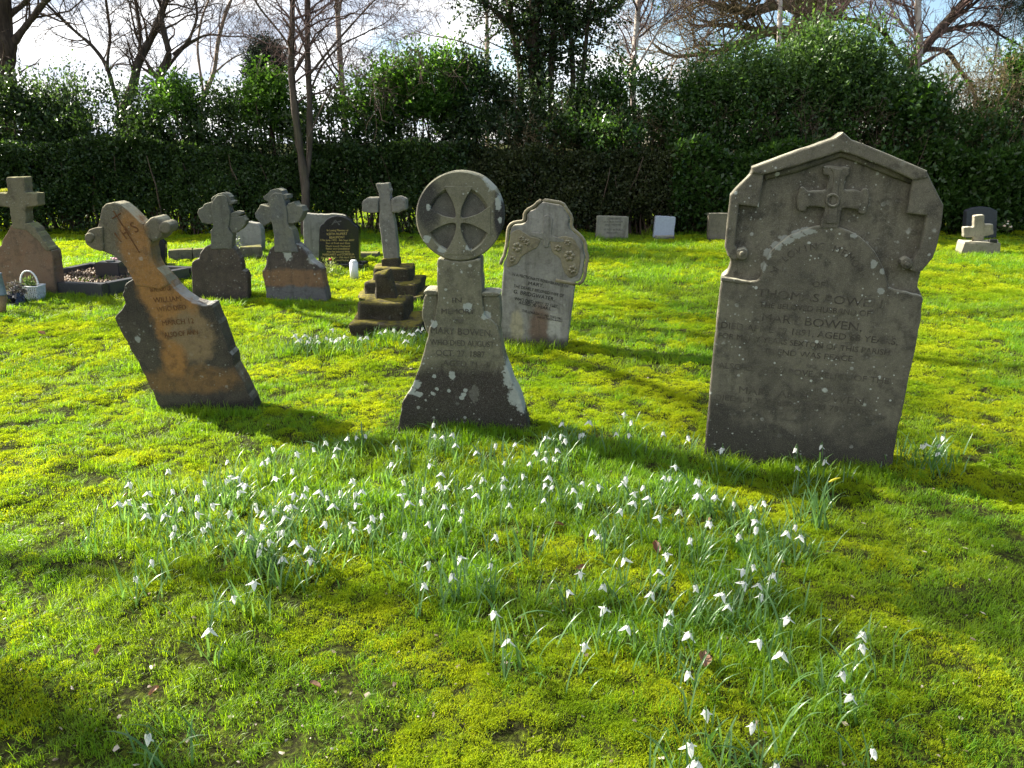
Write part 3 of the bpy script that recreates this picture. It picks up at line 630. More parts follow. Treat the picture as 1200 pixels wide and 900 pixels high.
# ---- far small stones
def small_stones():
    mg = stone('grey_small_stone', (.24, .23, .19), (.28, .265, .215), (.10, .09, .07), .3, .3, .05, (), seed=17, bump=.4)
    f = Frame(717, 281, 0); r = f.thing('headstone', 'small square grey headstone with dark lines of writing, leftmost of three against the hedge', 'headstone')
    slab('slab', f.poly([(698, 283), (699.5, 253), (737, 254), (736, 283)], 0, .03), 0, .1, .008, mg, r)
    slab('panel', f.poly([(704, 278), (705, 256), (732, 257), (731, 278)], -.004), -.004, .03, .003, mg, r)
    for k, (body, a, b, h) in enumerate((('IN LOVING MEMORY', (711, 256.5), (728, 256.5), 1.6), ('OF A DEAR FATHER', (707, 260), (730, 260), 1.8), ('AND MOTHER', (709, 263.5), (728, 263.5), 1.6), ('AT REST IN PEACE', (707, 269), (730, 269.5), 2), ('REUNITED', (711, 273), (726, 273), 1.5))):
        text(f, r, body, a, b, h, M['letter_pale'], -.005)
    f = Frame(778, 279, 3); r = f.thing('headstone', 'small tilted pale bluish white headstone against the hedge', 'headstone')
    slab('slab', f.poly([(765.5, 281), (768.5, 253), (792, 254), (789.5, 281)], 0, .03), 0, .08, .006, plain('blue_white_marble', (.36, .40, .47), (.30, .33, .39), .5, 30), r)
    rough_block('foot_stone', r, (-.02, -.1, .02), (.3, .16, .07), mg, .01, 3)
    f = Frame(842, 282, 0); r = f.thing('headstone', 'small plain brown-grey headstone against the hedge, half hidden by the tall gabled stone', 'headstone')
    slab('slab', f.poly([(830, 284), (831, 250), (858, 250), (858, 284)], 0, .03), 0, .12, .008, stone('brown_small_stone', (.165, .145, .11), (.20, .175, .13), (.07, .06, .045), .4, .3, .05, (), seed=18), r)
    f = Frame(291, 294, -6); r = f.thing('headstone', 'small pale grey headstone seen between the two lobed crosses', 'headstone')
    slab('slab', f.poly([(274, 296), (276, 263), (290, 260), (303, 262), (306, 270), (307, 296)], 0, .03), 0, .14, .012, stone('pale_grey_stone', (.23, .235, .235), (.28, .28, .27), (.10, .10, .10), .4, .5, .05, (), seed=19), r, jit=.004)
    f = Frame(1150, 280, 6); r = f.thing('headstone', 'dark slate headstone with a shallow arched top in front of the laurel hedge', 'headstone')
    slab('slab', f.poly([(1131, 282), (1133, 247), (1142, 243.5), (1151, 242), (1160, 243), (1169, 247), (1168, 282)], 0, .03), 0, .09, .008, plain('dark_slate', (.03, .032, .04), (.045, .048, .058), .35, 30), r, jit=0)
    f = Frame(1147, 281, -14); P = gp(1150, 298)
    r = thing('small_cross', 'small pale stone cross standing on a rough block at the right edge', 'grave cross', P, R(-14))
    mp = stone('pale_buff_stone', (.24, .215, .16), (.30, .27, .2), (.10, .085, .06), .35, .3, .02, (), (.5, .47, .36), .9, .5, 20, .2)
    s = P.y/FPX*1.02
    rough_block('plinth', r, (0, .16, .07), (44*s, .34, .20), mp, .02, 6, 0, 7, .12)
    f = Frame(0, 0, -14, P)
    cr = [(1141, 284), (1141, 278), (1129, 278), (1129, 266), (1141, 266), (1141, 252.5), (1154, 251.5), (1154, 263), (1164, 262.5), (1165, 275), (1153, 277), (1153, 284)]
    slab('cross', f.poly(cr, .1), .10, .2, .012, mp, r, .02, .003)
    rough_block('posy_holder', r, (.13, .05, .185), (.1, .08, .05), plain('black_metal', (.02, .02, .02)), .004, 2)
small_stones()

# ---- kerbed graves, basket, pot, wrap
def kerbs():
    m, t = new_mat('dark_kerb_granite'); tc = t.add('ShaderNodeTexCoord'); n = t.noise(tc.outputs['Object'], 120, 4, .7)
    finish(t, principled(t, t.mix(t.ss(n, .4, .7), (.022, .023, .027), (.06, .06, .066)), .4, None, .5))
    H = .125
    c = [gp(8, 328, H), gp(118, 332, H), gp(222, 313, H), gp(107, 308, H)]
    cen = sum(c, Vector())/4; r = thing('kerbed_grave', 'black granite grave surround filled with brown chippings, behind the leaning headstone', 'grave', Vector((cen.x, cen.y, 0)))
    def bar(a, b, w):
        a = a-cen; b = b-cen; d = (b-a).normalized(); n_ = Vector((-d.y, d.x, 0))
        bm = bmesh.new(); vs = []
        for z in (-H-.05, 0):
            for p, s in ((a-d*0, -1), (b, -1), (b, 1), (a, 1)): vs.append(bm.verts.new((p.x+n_.x*w*s/2, p.y+n_.y*w*s/2, z+H)))
        for q in ((0, 1, 2, 3), (7, 6, 5, 4), (0, 4, 5, 1), (1, 5, 6, 2), (2, 6, 7, 3), (3, 7, 4, 0)): bm.faces.new([vs[k] for k in q])
        bmesh.ops.recalc_face_normals(bm, faces=bm.faces); bmesh.ops.bevel(bm, geom=bm.edges[:], offset=.008, segments=2, affect='EDGES')
        return bm_obj('kerb_stone', bm, m, r)
    for k in range(4):
        a, b = c[k], c[(k+1) % 4]; d = (b-a).normalized()*.05
        bar(a+d*(1.02 if k % 2 else -1), b-d*(1.02 if k % 2 else -1), .1)
    b = MB(); cc = [p-cen for p in c]
    for k in range(1500):
        s, u = random.random(), random.random(); p = cc[0]*(1-s)*(1-u)+cc[1]*s*(1-u)+cc[2]*s*u+cc[3]*(1-s)*u; z = .05+random.random()*.025; e = .012+random.random()*.014
        v = [np.array((p.x, p.y, z))+e*np.array(q)*(.6+random.random()) for q in ((1, 0, 0), (-.5, .8, 0), (-.5, -.8, 0), (0, 0, .9), (0, 0, -.9))]
        b.add(v, None, [(0, 1, 3), (1, 2, 3), (2, 0, 3), (1, 0, 4), (2, 1, 4), (0, 2, 4)], random.random())
    o = b.build('chippings', leafmat('brown_chippings', (.19, .13, .08), (.08, .055, .035), .0), r); o['kind'] = 'stuff'
    P = gp(119, 330, .04); P.z = 0; P += Vector((.0, .25, 0))
    bm_r = thing('flower_block', 'black granite flower block on the brown chippings inside the grave surround', 'vase', (P.x, P.y, .055))
    bm = bmesh.new(); bmesh.ops.create_cube(bm, size=1, matrix=Matrix.Translation((0, 0, .08)) @ Matrix.Diagonal((.27, .2, .17, 1))); bmesh.ops.bevel(bm, geom=bm.edges[:], offset=.01, segments=2, affect='EDGES')
    bm_obj('block', bm, m, bm_r); bm = bmesh.new(); bmesh.ops.create_cone(bm, cap_ends=True, segments=16, radius1=.05, radius2=.05, depth=.02, matrix=Matrix.Translation((0, 0, .172))); bm_obj('rose_lid', bm, plain('dull_metal', (.2, .2, .2), rough=.4, metal=1), bm_r)
    # headstone of that grave
    f = Frame(163, 314, 8)
    r2 = f.thing('headstone', 'plain black granite headstone standing behind the neck of the leaning stone', 'headstone')
    slab('tablet', f.poly([(131, 312), (131, 284), (140, 278), (163, 275), (186, 278), (194, 284), (194, 312)]), 0, .09, .008, M['granite'], r2, jit=0); slab('base', f.poly([(124, 320), (124, 311), (201, 311), (201, 320)], -.05), -.07, .16, .008, M['granite'], r2, jit=0)
    q = gp(146, 322); bouquet('posy', 'small posy of pale pink and white flowers on the black grave surround', (q.x, q.y, .16), .12, .12, ((.6, .35, .35), (.65, .6, .5)), 14)
    # mossy kerb further back
    ms = stone('mossy_kerb_stone', (.14, .13, .10), (.18, .165, .12), (.06, .05, .035), .5, .2, .02, (), (.16, .15, .03), 1, .8, 21)
    A, B = gp(196, 306), gp(306, 301); mid = (A+B)/2
    r = thing('stone_kerb', 'low mossy stone kerb running behind the two lobed crosses', 'grave kerb', mid)
    n = 4
    for k in range(n):
        p = A.lerp(B, (k+.5)/n)-mid; rough_block('kerb_block', r, (p.x, p.y+.08, .05), ((B-A).length/n*.985, .2, .19), ms, .012, 4, math.atan2(B.y-A.y, B.x-A.x))
    A = gp(431, 304); r = thing('stone_kerb', 'short pale stone kerb to the right of the black granite headstone', 'grave kerb', A)
    rough_block('kerb_block', r, (0, .1, .02), (.28, .2, .13), ms, .008, 4)

def bouquet(name, label, loc, rad, h, cols, n, green=(.05, .11, .03), leaves=260):
    r = thing(name, label, 'flowers', loc); b = MB()
    d = RNG.normal(size=(leaves, 3)); d[:, 2] = abs(d[:, 2]); d /= np.linalg.norm(d, axis=1)[:, None]
    leaf_cloud(b, d*np.array((rad, rad, h))*RNG.random((leaves, 1))**.4, d, .035, .014); b.build('leaves', leafmat(name+'_leaves', green, (green[0]*1.6, green[1]*1.5, green[2]*1.3), .3), r)
    for k in range(n):
        e = RNG.normal(size=3); e[2] = abs(e[2])+.3; e /= np.linalg.norm(e); p = e*np.array((rad, rad, h))*1.02; c = cols[k % len(cols)]
        bm = bmesh.new(); bmesh.ops.create_icosphere(bm, subdivisions=1, radius=.018+.01*random.random(), matrix=Matrix.Translation(p) @ Matrix.Diagonal((1, 1, .7, 1)))
        for v in bm.verts: v.co += Vector(RNG.normal(size=3)*.003)
        key = 'petal_%s' % (c,)
        if key not in M: M[key] = plain('petals', c, tuple(x*.8 for x in c))
        bm_obj('flower', bm, M[key], r)
    return r
def leaf_cloud(mb, P, D, L, Wd, spread=.8, fold=.25, tint=None, lv=.35):
    """diamond leaves at P, pointing roughly along D"""
    n = len(P); D = D + RNG.normal(size=(n, 3))*spread; D /= np.linalg.norm(D, axis=1)[:, None]+1e-9
    N = RNG.normal(size=(n, 3)); S = np.cross(D, N); S /= np.linalg.norm(S, axis=1)[:, None]+1e-9; U = np.cross(S, D)
    l = (L*(1-lv+2*lv*RNG.random(n)))[:, None]; w = l*(Wd/L)
    mid = P+D*l*.45 + U*l*.06
    v = np.stack([P, mid+S*w*.5+U*w*fold, P+D*l-U*l*.12, mid-S*w*.5+U*w*fold], 1).reshape(-1, 3)
    q = np.arange(n*4).reshape(-1, 4)
    mb.add(v, q, None, RNG.random(n) if tint is None else tint)
def shoots(mb, P, D, SL, k, L, Wd, tint=None, spread=.7):
    """leafy shoots: k leaves along each"""
    n = len(P); D = D/(np.linalg.norm(D, axis=1)[:, None]+1e-9); t = np.linspace(.08, 1, k)
    PP = (P[:, None]+D[:, None]*(SL[:, None]*t[None])[..., None]+RNG.normal(size=(n, k, 3))*L*.25).reshape(-1, 3)
    DD = np.repeat(D, k, 0); ti = None if tint is None else np.clip(np.repeat(tint, k)+RNG.normal(size=n*k)*.18, 0, 1)
    leaf_cloud(mb, PP, DD*.6, L, Wd, spread, tint=ti)

kerbs()
q = gp(393, 322); bouquet('grave_plant', 'leafy variegated plant with a red flower at the foot of the black granite headstone', (q.x-.08, q.y, 0), .16, .2, ((.5, .04, .05),), 2, (.14, .17, .06), 320)
q = gp(274, 302); bouquet('grave_plant', 'pale leafy plant before the small grey headstone between the lobed crosses', (q.x, q.y, 0), .16, .3, ((.6, .6, .5),), 5, (.10, .14, .08), 300)
q = gp(1160, 277); bouquet('posy', 'small faded posy beside the cross on the rough block', (q.x, q.y-.4, .15), .07, .14, ((.6, .45, .35), (.6, .6, .5)), 6, (.06, .09, .03), 60)

def basket_things():
    P = gp(38, 351); s = P.y/FPX
    r = thing('basket', 'white wicker basket with a hoop handle and small green plant, at the pink headstone', 'basket', P)
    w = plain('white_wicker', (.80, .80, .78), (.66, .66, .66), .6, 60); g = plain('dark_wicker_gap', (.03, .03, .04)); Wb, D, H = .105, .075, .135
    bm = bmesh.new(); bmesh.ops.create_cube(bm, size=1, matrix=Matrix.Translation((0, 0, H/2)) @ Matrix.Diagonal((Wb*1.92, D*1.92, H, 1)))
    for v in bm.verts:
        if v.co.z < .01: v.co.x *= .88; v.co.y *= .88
    bm_obj('gap_shade_box', bm, g, r)  # near-black box paints the shade seen between the wicker strands
    b = MB(); rows = 9; nst = 18
    per = [(-Wb, -D), (Wb, -D), (Wb, D), (-Wb, D), (-Wb, -D)]
    def pos(u):
        L = [0, 2*Wb, 2*Wb+2*D, 4*Wb+2*D, 4*Wb+4*D]; x = u*L[-1]
        for i in range(4):
            if x <= L[i+1]: k = (x-L[i])/(L[i+1]-L[i]); a, c = per[i], per[i+1]; return (a[0]+(c[0]-a[0])*k, a[1]+(c[1]-a[1])*k)
        return per[0]
    for i in range(rows):
        z = .008+i*.0145; k = .88+.12*z/H; pts = []
        for j in range(4*nst+1):
            p = pos(j/(4*nst)); wv = 1+.035*math.sin(j*math.pi/2+i*math.pi); pts.append((p[0]*k*wv, p[1]*k*wv, z+.003*math.sin(j*1.3+i)))
        tube(b, pts, .0042, 4)
    for j in range(nst*2):
        p = pos(j/(nst*2)); tube(b, [(p[0]*.89, p[1]*.89, 0), (p[0]*1.005, p[1]*1.005, H)], .004, 4)
    b.build('wicker_weave', w, r); b = MB(); tube(b, [(*[c*1.02 for c in pos(j/40)], H+.003) for j in range(41)], .008, 6); b.build('rim', w, r)
    b = MB(); tube(b, [(-.085*math.cos(a), 0, H+.15*math.sin(a)**.8) for a in np.linspace(.02, math.pi-.02, 18)], .008, 6); b.build('handle', w, r)
    b = MB(); D_ = RNG.normal(size=(160, 3)); D_[:, 2] = abs(D_[:, 2])*1.8; D_ /= np.linalg.norm(D_, axis=1)[:, None]
    leaf_cloud(b, np.array((0, 0, H-.02))+D_*np.array((.07, .05, .09))*RNG.random((160, 1)), D_, .05, .012); b.build('plant', leafmat('basket_plant', (.06, .12, .03), (.22, .26, .12), .3), r)
    P = gp(3, 366); r = thing('grave_pot', 'grey cylinder pot set on a tan cone at the left edge', 'pot', P)
    b = MB(); tube(b, [(0, 0, 0), (0, 0, .02), (0, 0, .16)], [.03, .032, .062], 18, cap=True); b.build('cone', plain('tan_plastic', (.30, .19, .08), rough=.5), r)
    b = MB(); tube(b, [(0, 0, .16), (0, 0, .17), (0, 0, .345), (0, 0, .355), (0, 0, .36)], [.064, .06, .05, .056, .05], 18, cap=True); b.build('cylinder', plain('grey_metal', (.22, .26, .29), rough=.4), r)
    P = gp(20, 357); r = thing('wrapped_flowers', 'dark withered flowers in glossy black wrapping between the pot and the basket', 'flowers', P)
    bm = bmesh.new(); bmesh.ops.create_icosphere(bm, subdivisions=3, radius=1)
    for v in bm.verts:
        n = vnoise(v.co.x*4+9, v.co.y*4+v.co.z*3)-.5; k = 1+n*.7; v.co = Vector((v.co.x*.085*k, v.co.y*.09*k, max(0, v.co.z)*.12*k))
    bm_obj('wrapping', bm, plain('black_plastic', (.015, .015, .018), rough=.2, spec=.6), r)
    b = MB(); D_ = RNG.normal(size=(220, 3)); D_[:, 2] = abs(D_[:, 2]); D_ /= np.linalg.norm(D_, axis=1)[:, None]
    leaf_cloud(b, np.array((0, .03, .1))+D_*np.array((.09, .05, .12))*RNG.random((220, 1))**.4, D_, .03, .02); b.build('withered_heads', leafmat('withered', (.14, .11, .10), (.22, .2, .2), .1), r)
basket_things()

# letter fitting once all text exists
bpy.context.view_layer.update()
for o, w in TEXTS:
    if w and o.dimensions.x > 1e-6: o.scale = (w/o.dimensions.x, 1, 1)
dg = bpy.context.evaluated_depsgraph_get()
for o, w in TEXTS:                                                   # lettering becomes plain mesh
    me = bpy.data.meshes.new_from_object(o.evaluated_get(dg)); n = bpy.data.objects.new('tmp', me); COL.objects.link(n); n.parent = o.parent
    n.location = o.location; n.rotation_euler = o.rotation_euler; n.scale = o.scale; nm = o.name; bpy.data.objects.remove(o); n.name = nm

# ================================================================== TREES, SHRUBS, HEDGES
M['bark_dark'] = bark('dark_bark', (.045, .033, .026), (.09, .066, .05), mossamt=.25)
M['bark_brown'] = bark('brown_bark', (.055, .043, .035), (.10, .08, .066), mossamt=.15)
M['bark_pale'] = bark('pale_bark', (.30, .24, .2), (.40, .33, .28), mossamt=.3)
M['bark_birch'] = bark('birch_bark', (.52, .47, .42), (.36, .29, .25), (.10, .08, .06), .45, 4)
M['bark_ivy'] = bark('mossy_bark', (.10, .085, .05), (.16, .14, .08), (.12, .13, .04), .6)
M['twig'] = bark('twig_bark', (.085, .06, .045), (.13, .095, .075), mossamt=0)
M['twig_tan'] = bark('tan_twig_bark', (.16, .125, .07), (.20, .155, .09), mossamt=0)
M['twig_red'] = bark('purplish_twig_bark', (.11, .07, .06), (.16, .11, .10), mossamt=0)

def wander(p, d, L, n, wig, up):
    pts = [p]; d = d/np.linalg.norm(d); st = L/n
    for k in range(n):
        d = d + RNG.normal(size=3)*wig + np.array((0, 0, up)); d /= np.linalg.norm(d); p = p+d*st; pts.append(p)
    return np.array(pts), d
def twigs_on(mb, pts, rad, n, L, depth, up=.05, wig=.22, ang=.9, tr=.45, rmin=.0035, lo=.25):
    """side branches along a limb, branching again depth times"""
    pts = np.asarray(pts); m = len(pts)
    for k in range(n):
        s = lo+(1-lo)*random.random(); i = min(int(s*(m-1)), m-2); f = s*(m-1)-i; p = pts[i]*(1-f)+pts[i+1]*f
        d = pts[i+1]-pts[i]; d = d/np.linalg.norm(d); o = RNG.normal(size=3); o -= d*np.dot(o, d); o /= np.linalg.norm(o)
        dd = d*math.cos(ang*(.6+.6*random.random()))+o*math.sin(ang*(.6+.6*random.random())); l = L*(.5+.7*random.random())
        r0 = max(rmin, (rad[i] if hasattr(rad, '__len__') else rad)*tr*(.6+.5*random.random())); r0 = min(r0, l*.022+.003)
        seg = 5 if depth else 4; q, _ = wander(p, dd, l, seg, wig, up)
        rr = np.linspace(r0, max(rmin*.7, r0*.3), seg+1); tube(mb, q, rr, 5 if r0 > .012 else 3, random.random())
        if depth: twigs_on(mb, q, rr, random.randint(4, 7), l*.55, depth-1, up, wig*1.1, ang, .55, rmin)
def limb(mb, pix, Y, w0, w1, sides=8, jy=0.15, ext=None):
    """a limb that follows picture points at distance Y; w in picture pixels"""
    P = np.array([gy(u, v, Y) for u, v in pix]); n = len(P)
    P[:, 1] += np.cumsum(RNG.normal(size=n)*jy*.3)
    t = np.linspace(0, n-1, (n-1)*4+1); Q = np.stack([np.interp(t, np.arange(n), P[:, k]) for k in range(3)], 1)
    for _ in range(2): Q[1:-1] = .25*Q[:-2]+.5*Q[1:-1]+.25*Q[2:]
    r = np.linspace(w0, w1, len(Q))/FPX*Y/2
    if ext:
        d = Q[-1]-Q[-3]; q, _ = wander(Q[-1], d, ext, 7, .13, .04); r2 = np.linspace(r[-1], r[-1]*.25, 8); Q = np.vstack([Q, q[1:]]); r = np.r_[r, r2[1:]]
    r = r*(1+.08*RNG.normal(size=len(r))); tube(mb, Q, r, sides, .5)
    return Q, r
def tree(name, label, limbs, Y, mat, tw=M['twig'], ntw=14, L=1.1, depth=2, group=None, up=.05, wig=.22, rmin=.0035, root=None, lo=.25):
    p = gy(*limbs[0][0][0], Y); r = thing(name, label, 'tree', (p.x, Y, 0), 0, group)
    trunk = MB(); tws = MB(); off = np.array((p.x, Y, 0))
    for k, (pix, w0, w1, ext) in enumerate(limbs):
        mbk = trunk
        Q, rr = limb(mbk, pix, Y, w0, w1, 10 if w0 > 8 else 6, ext=ext)
        if k == 0 and root is not None:
            tube(mbk, [(Q[0][0], Q[0][1], -.2), (Q[0][0], Q[0][1], .15), Q[0]], [rr[0]*1.7, rr[0]*1.25, rr[0]], 10)
        twigs_on(tws, Q, rr, ntw, L, depth, up, wig, rmin=rmin, lo=lo)
    for b, nm, mt in ((trunk, 'trunk', mat), (tws, 'twigs', tw)):
        if b.v:
            b.v = [v-off for v in b.v]; b.build(nm, mt, r, True)
    return r
def to_ground(u, v, Y): return (u, v)

BY = 15.6
tree('bare_tree', 'thick dark bare tree trunk behind the hedge at the left edge', [([(8, 172), (9, 140), (9, 100), (10, 60), (6, 20), (4, -20)], 22, 17, 4), ([(13, 62), (20, 48), (33, 30), (48, 12), (64, -4)], 9, 5, 2.5), ([(8, 20), (25, 5), (45, -15)], 7, 4, 2)], BY, M['bark_dark'], ntw=16, L=1.6, root=1, rmin=.003)
tree('bare_tree', 'bare tree with several curving brown stems forking just above the hedge', [
    ([(143, 172), (143, 132), (157, 102), (164, 72), (180, 42), (188, 20), (197, -6)], 11, 6, 2.5), ([(146, 174), (168, 154), (184, 136), (191, 102), (195, 80), (203, 65), (196, 42), (192, 20), (202, -6)], 9.5, 5, 2),
    ([(142, 140), (135, 110), (123, 74), (106, 52), (86, 36), (58, 8)], 5, 3, 1.2), ([(126, 84), (127, 60), (126, 42), (120, -5)], 3.5, 2.5, 1.5), ([(163, 76), (166, 40), (160, 0)], 4.5, 3, 1.5), ([(192, 85), (215, 55), (240, 40), (262, 42)], 4, 2, .6), ([(203, 64), (222, 50), (232, 20), (226, -5)], 3.5, 2.5, 1)], BY+.2, M['bark_brown'], ntw=22, L=1.1, root=1, rmin=.0028)
tree('bare_tree', 'slim twin-stemmed bare tree standing in front of the hedge', [
    ([(358, 252), (357, 215), (352, 182), (346, 132), (341, 82), (343, 32), (344, -8)], 10, 5.5, 2.5), ([(357, 216), (361, 180), (362, 122), (358, 62), (358, -8)], 7.5, 6, 2.5),
    ([(343, 60), (330, 40), (305, 10), (295, -8)], 3, 2, 1), ([(361, 110), (375, 75), (398, 50), (425, 38)], 3, 1.6, .8), ([(360, 90), (385, 60), (420, 20), (440, 0)], 3, 1.6, .8), ([(365, 160), (380, 125), (395, 100)], 2.5, 1.5, .4)], 12.95, M['bark_brown'], M['twig_red'], ntw=20, L=1.25, up=-.01, root=1, lo=.4, rmin=.0026)
tree('bare_tree', 'pale straight slender trunk behind the hedge, right of the twin-stemmed tree', [([(405, 175), (402, 120), (397, 60), (394, -8)], 7, 5.5, 2.5)], BY+.8, M['bark_pale'], ntw=12, L=1.2, depth=1, root=1)
tree('bare_tree', 'thin pale bare sapling behind the hedge, between the curving stems and the dark conifer', [([(233, 170), (234, 132), (240, 110), (252, 85), (257, 50), (265, 20), (276, -6)], 6, 3, 1.2), ([(240, 110), (236, 85), (232, 55), (238, 20), (250, -8)], 3, 2, 1), ([(252, 85), (268, 70), (290, 58)], 2.4, 1.4, .4)], BY+1.2, M['bark_pale'], M['twig_red'], ntw=12, L=.9, root=1)
tree('birch_tree', 'slender white-barked birch behind the hedge, left of the round bright evergreen', [([(742, 165), (742, 120), (741, 80), (747, 35), (750, -8)], 8, 6.5, 3), ([(742, 85), (760, 55), (775, 30), (790, -5)], 3, 2, 1)], BY+.9, M['bark_birch'], M['twig_red'], ntw=26, L=1.2, root=1)
tree('birch_tree', 'white pole-like birch stem rising from the bright green evergreen', [([(911, 165), (912, 110), (912, 70), (914, 30), (916, -8)], 6, 5, 2.5)], BY+1.4, M['bark_birch'], ntw=8, L=.9, depth=1, root=1)
tree('birch_tree', 'pinkish white forked birch above the laurel hedge at the right', [([(1074, 170), (1073, 130), (1073, 92), (1080, 52), (1078, 20), (1078, -8)], 10, 6, 2.5), ([(1080, 55), (1068, 40), (1050, 22), (1040, -4)], 3.5, 2.5, 1.2)], BY+.5, M['bark_birch'], M['twig_red'], ntw=22, L=1.1, root=1)
tree('bare_tree', 'dark bare tree with long arching branches at the right, behind the forked birch', [
    ([(1068, 172), (1066, 110), (1066, 72), (1085, 50), (1102, 33), (1126, 4), (1140, -12)], 12, 8, 2), ([(1082, 56), (1102, 38), (1122, 32), (1150, 26), (1166, 38)], 7, 3, .8), ([(1084, 58), (1108, 58), (1124, 82), (1138, 102), (1146, 130)], 6, 3, .6), ([(1066, 78), (1050, 60), (1034, 36), (1012, 26), (992, 24)], 6, 3.5, 1), ([(1072, 90), (1092, 98), (1106, 125), (1112, 150)], 5, 3, .4), ([(1102, 36), (1120, 20), (1150, -4)], 5, 3, 1)], BY+1.6, M['bark_dark'], M['twig_red'], ntw=26, L=1.1, root=1, wig=.26)
tree('oak_tree', 'massive old tree with a mossy trunk and dense tan twigs behind the bright evergreen', [
    ([(952, 165), (952, 90), (950, 40), (955, -10)], 46, 42, 2.5), ([(940, 40), (905, 34), (872, 50), (838, 62), (796, 66)], 12, 4, .8), ([(945, 15), (915, 5), (880, 15), (845, 10), (810, -5)], 12, 5, 1), ([(948, 50), (915, 62), (880, 80), (850, 100)], 9, 3, .5), ([(965, 30), (985, 15), (1000, -8)], 12, 8, 1), ([(940, 5), (905, -12)], 14, 9, 1.5), ([(945, 45), (920, 45), (890, 35), (860, 28), (825, 30)], 9, 3, .6)], 18.5, M['bark_ivy'], M['twig_tan'], ntw=42, L=1.5, root=1, wig=.3)
tree('bare_tree', 'thin grey stem between the white sky and the ivy-covered tree', [([(571, 170), (571, 100), (571, 50), (570, -8)], 5, 4, 2), ([(571, 60), (540, 48), (505, 42)], 2, 1.2, .6)], BY+1.5, M['bark_pale'], ntw=10, L=1.0, root=1)

# trees that stand outside the frame, towards the sun: their boughs throw the broken shade over the lawn
def bare_tree_free(name, label, loc, H, r0, nb, seed):
    global RNG
    keep = RNG; RNG = np.random.default_rng(seed); random.seed(seed)
    r = thing(name, label, 'tree', loc); tk = MB(); tw = MB()
    q, _ = wander(np.array((0, 0, -.2)), np.array((.05, 0, 1.)), H, 10, .05, .05); rr = np.linspace(r0, r0*.3, 11); tube(tk, q, rr, 10)
    for k in range(nb):
        i = random.randint(4, 9); a = random.random()*6.28; d = np.array((math.cos(a), math.sin(a), .55)); l = H*(.28+.3*random.random())
        b, _ = wander(q[i], d, l, 8, .16, .03); br = np.linspace(rr[i]*.55, .012, 9); tube(tk, b, br, 7); twigs_on(tw, b, br, 12, l*.34, 2, .03, .2, rmin=.005)
    tk.build('trunk', M['bark_dark'], r, True); tw.build('twigs', M['twig'], r); RNG = keep
bare_tree_free('bare_tree', 'tall bare tree left of the picture whose boughs shade the foreground lawn', (-14.2, 8.1, 0), 14, .2, 6, 5)
bare_tree_free('bare_tree', 'tall bare tree further back to the left, shading the middle lawn', (-9.5, 10.8, 0), 10.5, .16, 13, 23)

M['leaf_dark'] = leafmat('dark_hedge_leaf', (.022, .044, .014), (.06, .105, .03), .35, rough=.4)
M['leaf_brownish'] = leafmat('brownish_hedge_leaf', (.024, .038, .013), (.062, .07, .026), .25, rough=.5)
M['leaf_laurel'] = leafmat('laurel_leaf', (.026, .058, .014), (.065, .13, .028), .38, rough=.3, spec=.45)
M['leaf_bright'] = leafmat('bright_evergreen_leaf', (.04, .10, .016), (.10, .19, .035), .5, rough=.4)
M['leaf_ivy'] = leafmat('ivy_leaf', (.018, .036, .013), (.045, .075, .025), .3, rough=.4)
M['leaf_grey'] = leafmat('grey_green_leaf', (.04, .07, .03), (.09, .145, .055), .5, rough=.4)
M['leaf_conifer'] = leafmat('conifer_leaf', (.014, .026, .014), (.03, .045, .025), .15, rough=.6)

def hedge(name, label, x0, x1, y0, dep, h, n, mat, L, Wd, stems, gaps=(), lowthin=.0):
    cx = (x0+x1)/2; r = thing(name, label, 'hedge', (cx, y0+dep/2, 0)); b = MB()
    X = RNG.uniform(x0, x1, n*2); Z = RNG.random(n*2)**.85; Yf = RNG.random(n*2)
    hh = h*(1+.22*(fbm(X*1.3+4, X*0+2, 3)-.5)*2); face = .75*(fbm(X*1.5+8, Z*2.2+3, 4)-.5)
    Yf = np.where(RNG.random(n*2) < .45, Yf**2.2, Yf)
    P = np.stack([X, y0+face+Yf*(dep-face), .05+Z*hh], 1)
    keep = RNG.random(n*2) < np.where(Z < .22, .55-lowthin, 1) * np.clip(.35+1.6*fbm(X*3.5, P[:, 2]*3.5+P[:, 1]*2, 3)-.3, .25, 1)
    for (gx, gz, rx, rz, k) in gaps: keep &= ~((((X-gx)/rx)**2+((P[:, 2]-gz)/rz)**2 < 1) & (RNG.random(n*2) < k))
    P = P[keep][:n]; D = np.stack([RNG.normal(size=len(P))*.5, -.35+RNG.normal(size=len(P))*.4, .5+RNG.normal(size=len(P))*.4], 1)
    ti = np.clip(.25+.75*fbm(P[:, 0]*2.5, P[:, 2]*2.5+P[:, 1], 3)+RNG.normal(size=len(P))*.15-.12, 0, 1)
    off = np.array((cx, y0+dep/2, 0)); leaf_cloud(b, P-off, D, L, Wd, .6, tint=ti)
    m = int((x1-x0)*30); Sx = RNG.uniform(x0, x1, m); Sy = RNG.uniform(y0+dep*.1, y0+dep, m)
    top = h*(1+.05*RNG.normal(size=m)); P2 = np.stack([Sx, Sy, top-.12], 1)-off; D2 = RNG.normal(size=(m, 3))*.25+np.array((0, 0, 1)); shoots(b, P2, D2, .08+.45*RNG.random(m)**2.2, 9, L, Wd, RNG.random(m)*.6+.3)
    b.build('foliage', mat, r)
    s = MB()
    for k in range(stems):
        x = random.uniform(x0, x1)-cx; q, _ = wander(np.array((x, random.uniform(-.3, .3)*dep, -.05)), np.array((random.gauss(0, .25), random.gauss(0, .2), 1.)), h*random.uniform(.8, 1.08), 6, .12, .1)
        tube(s, q, np.linspace(.016, .005, 7)*random.uniform(.6, 1.5), 5)
    s.build('stems', M['twig'], r)
HY = 13.3
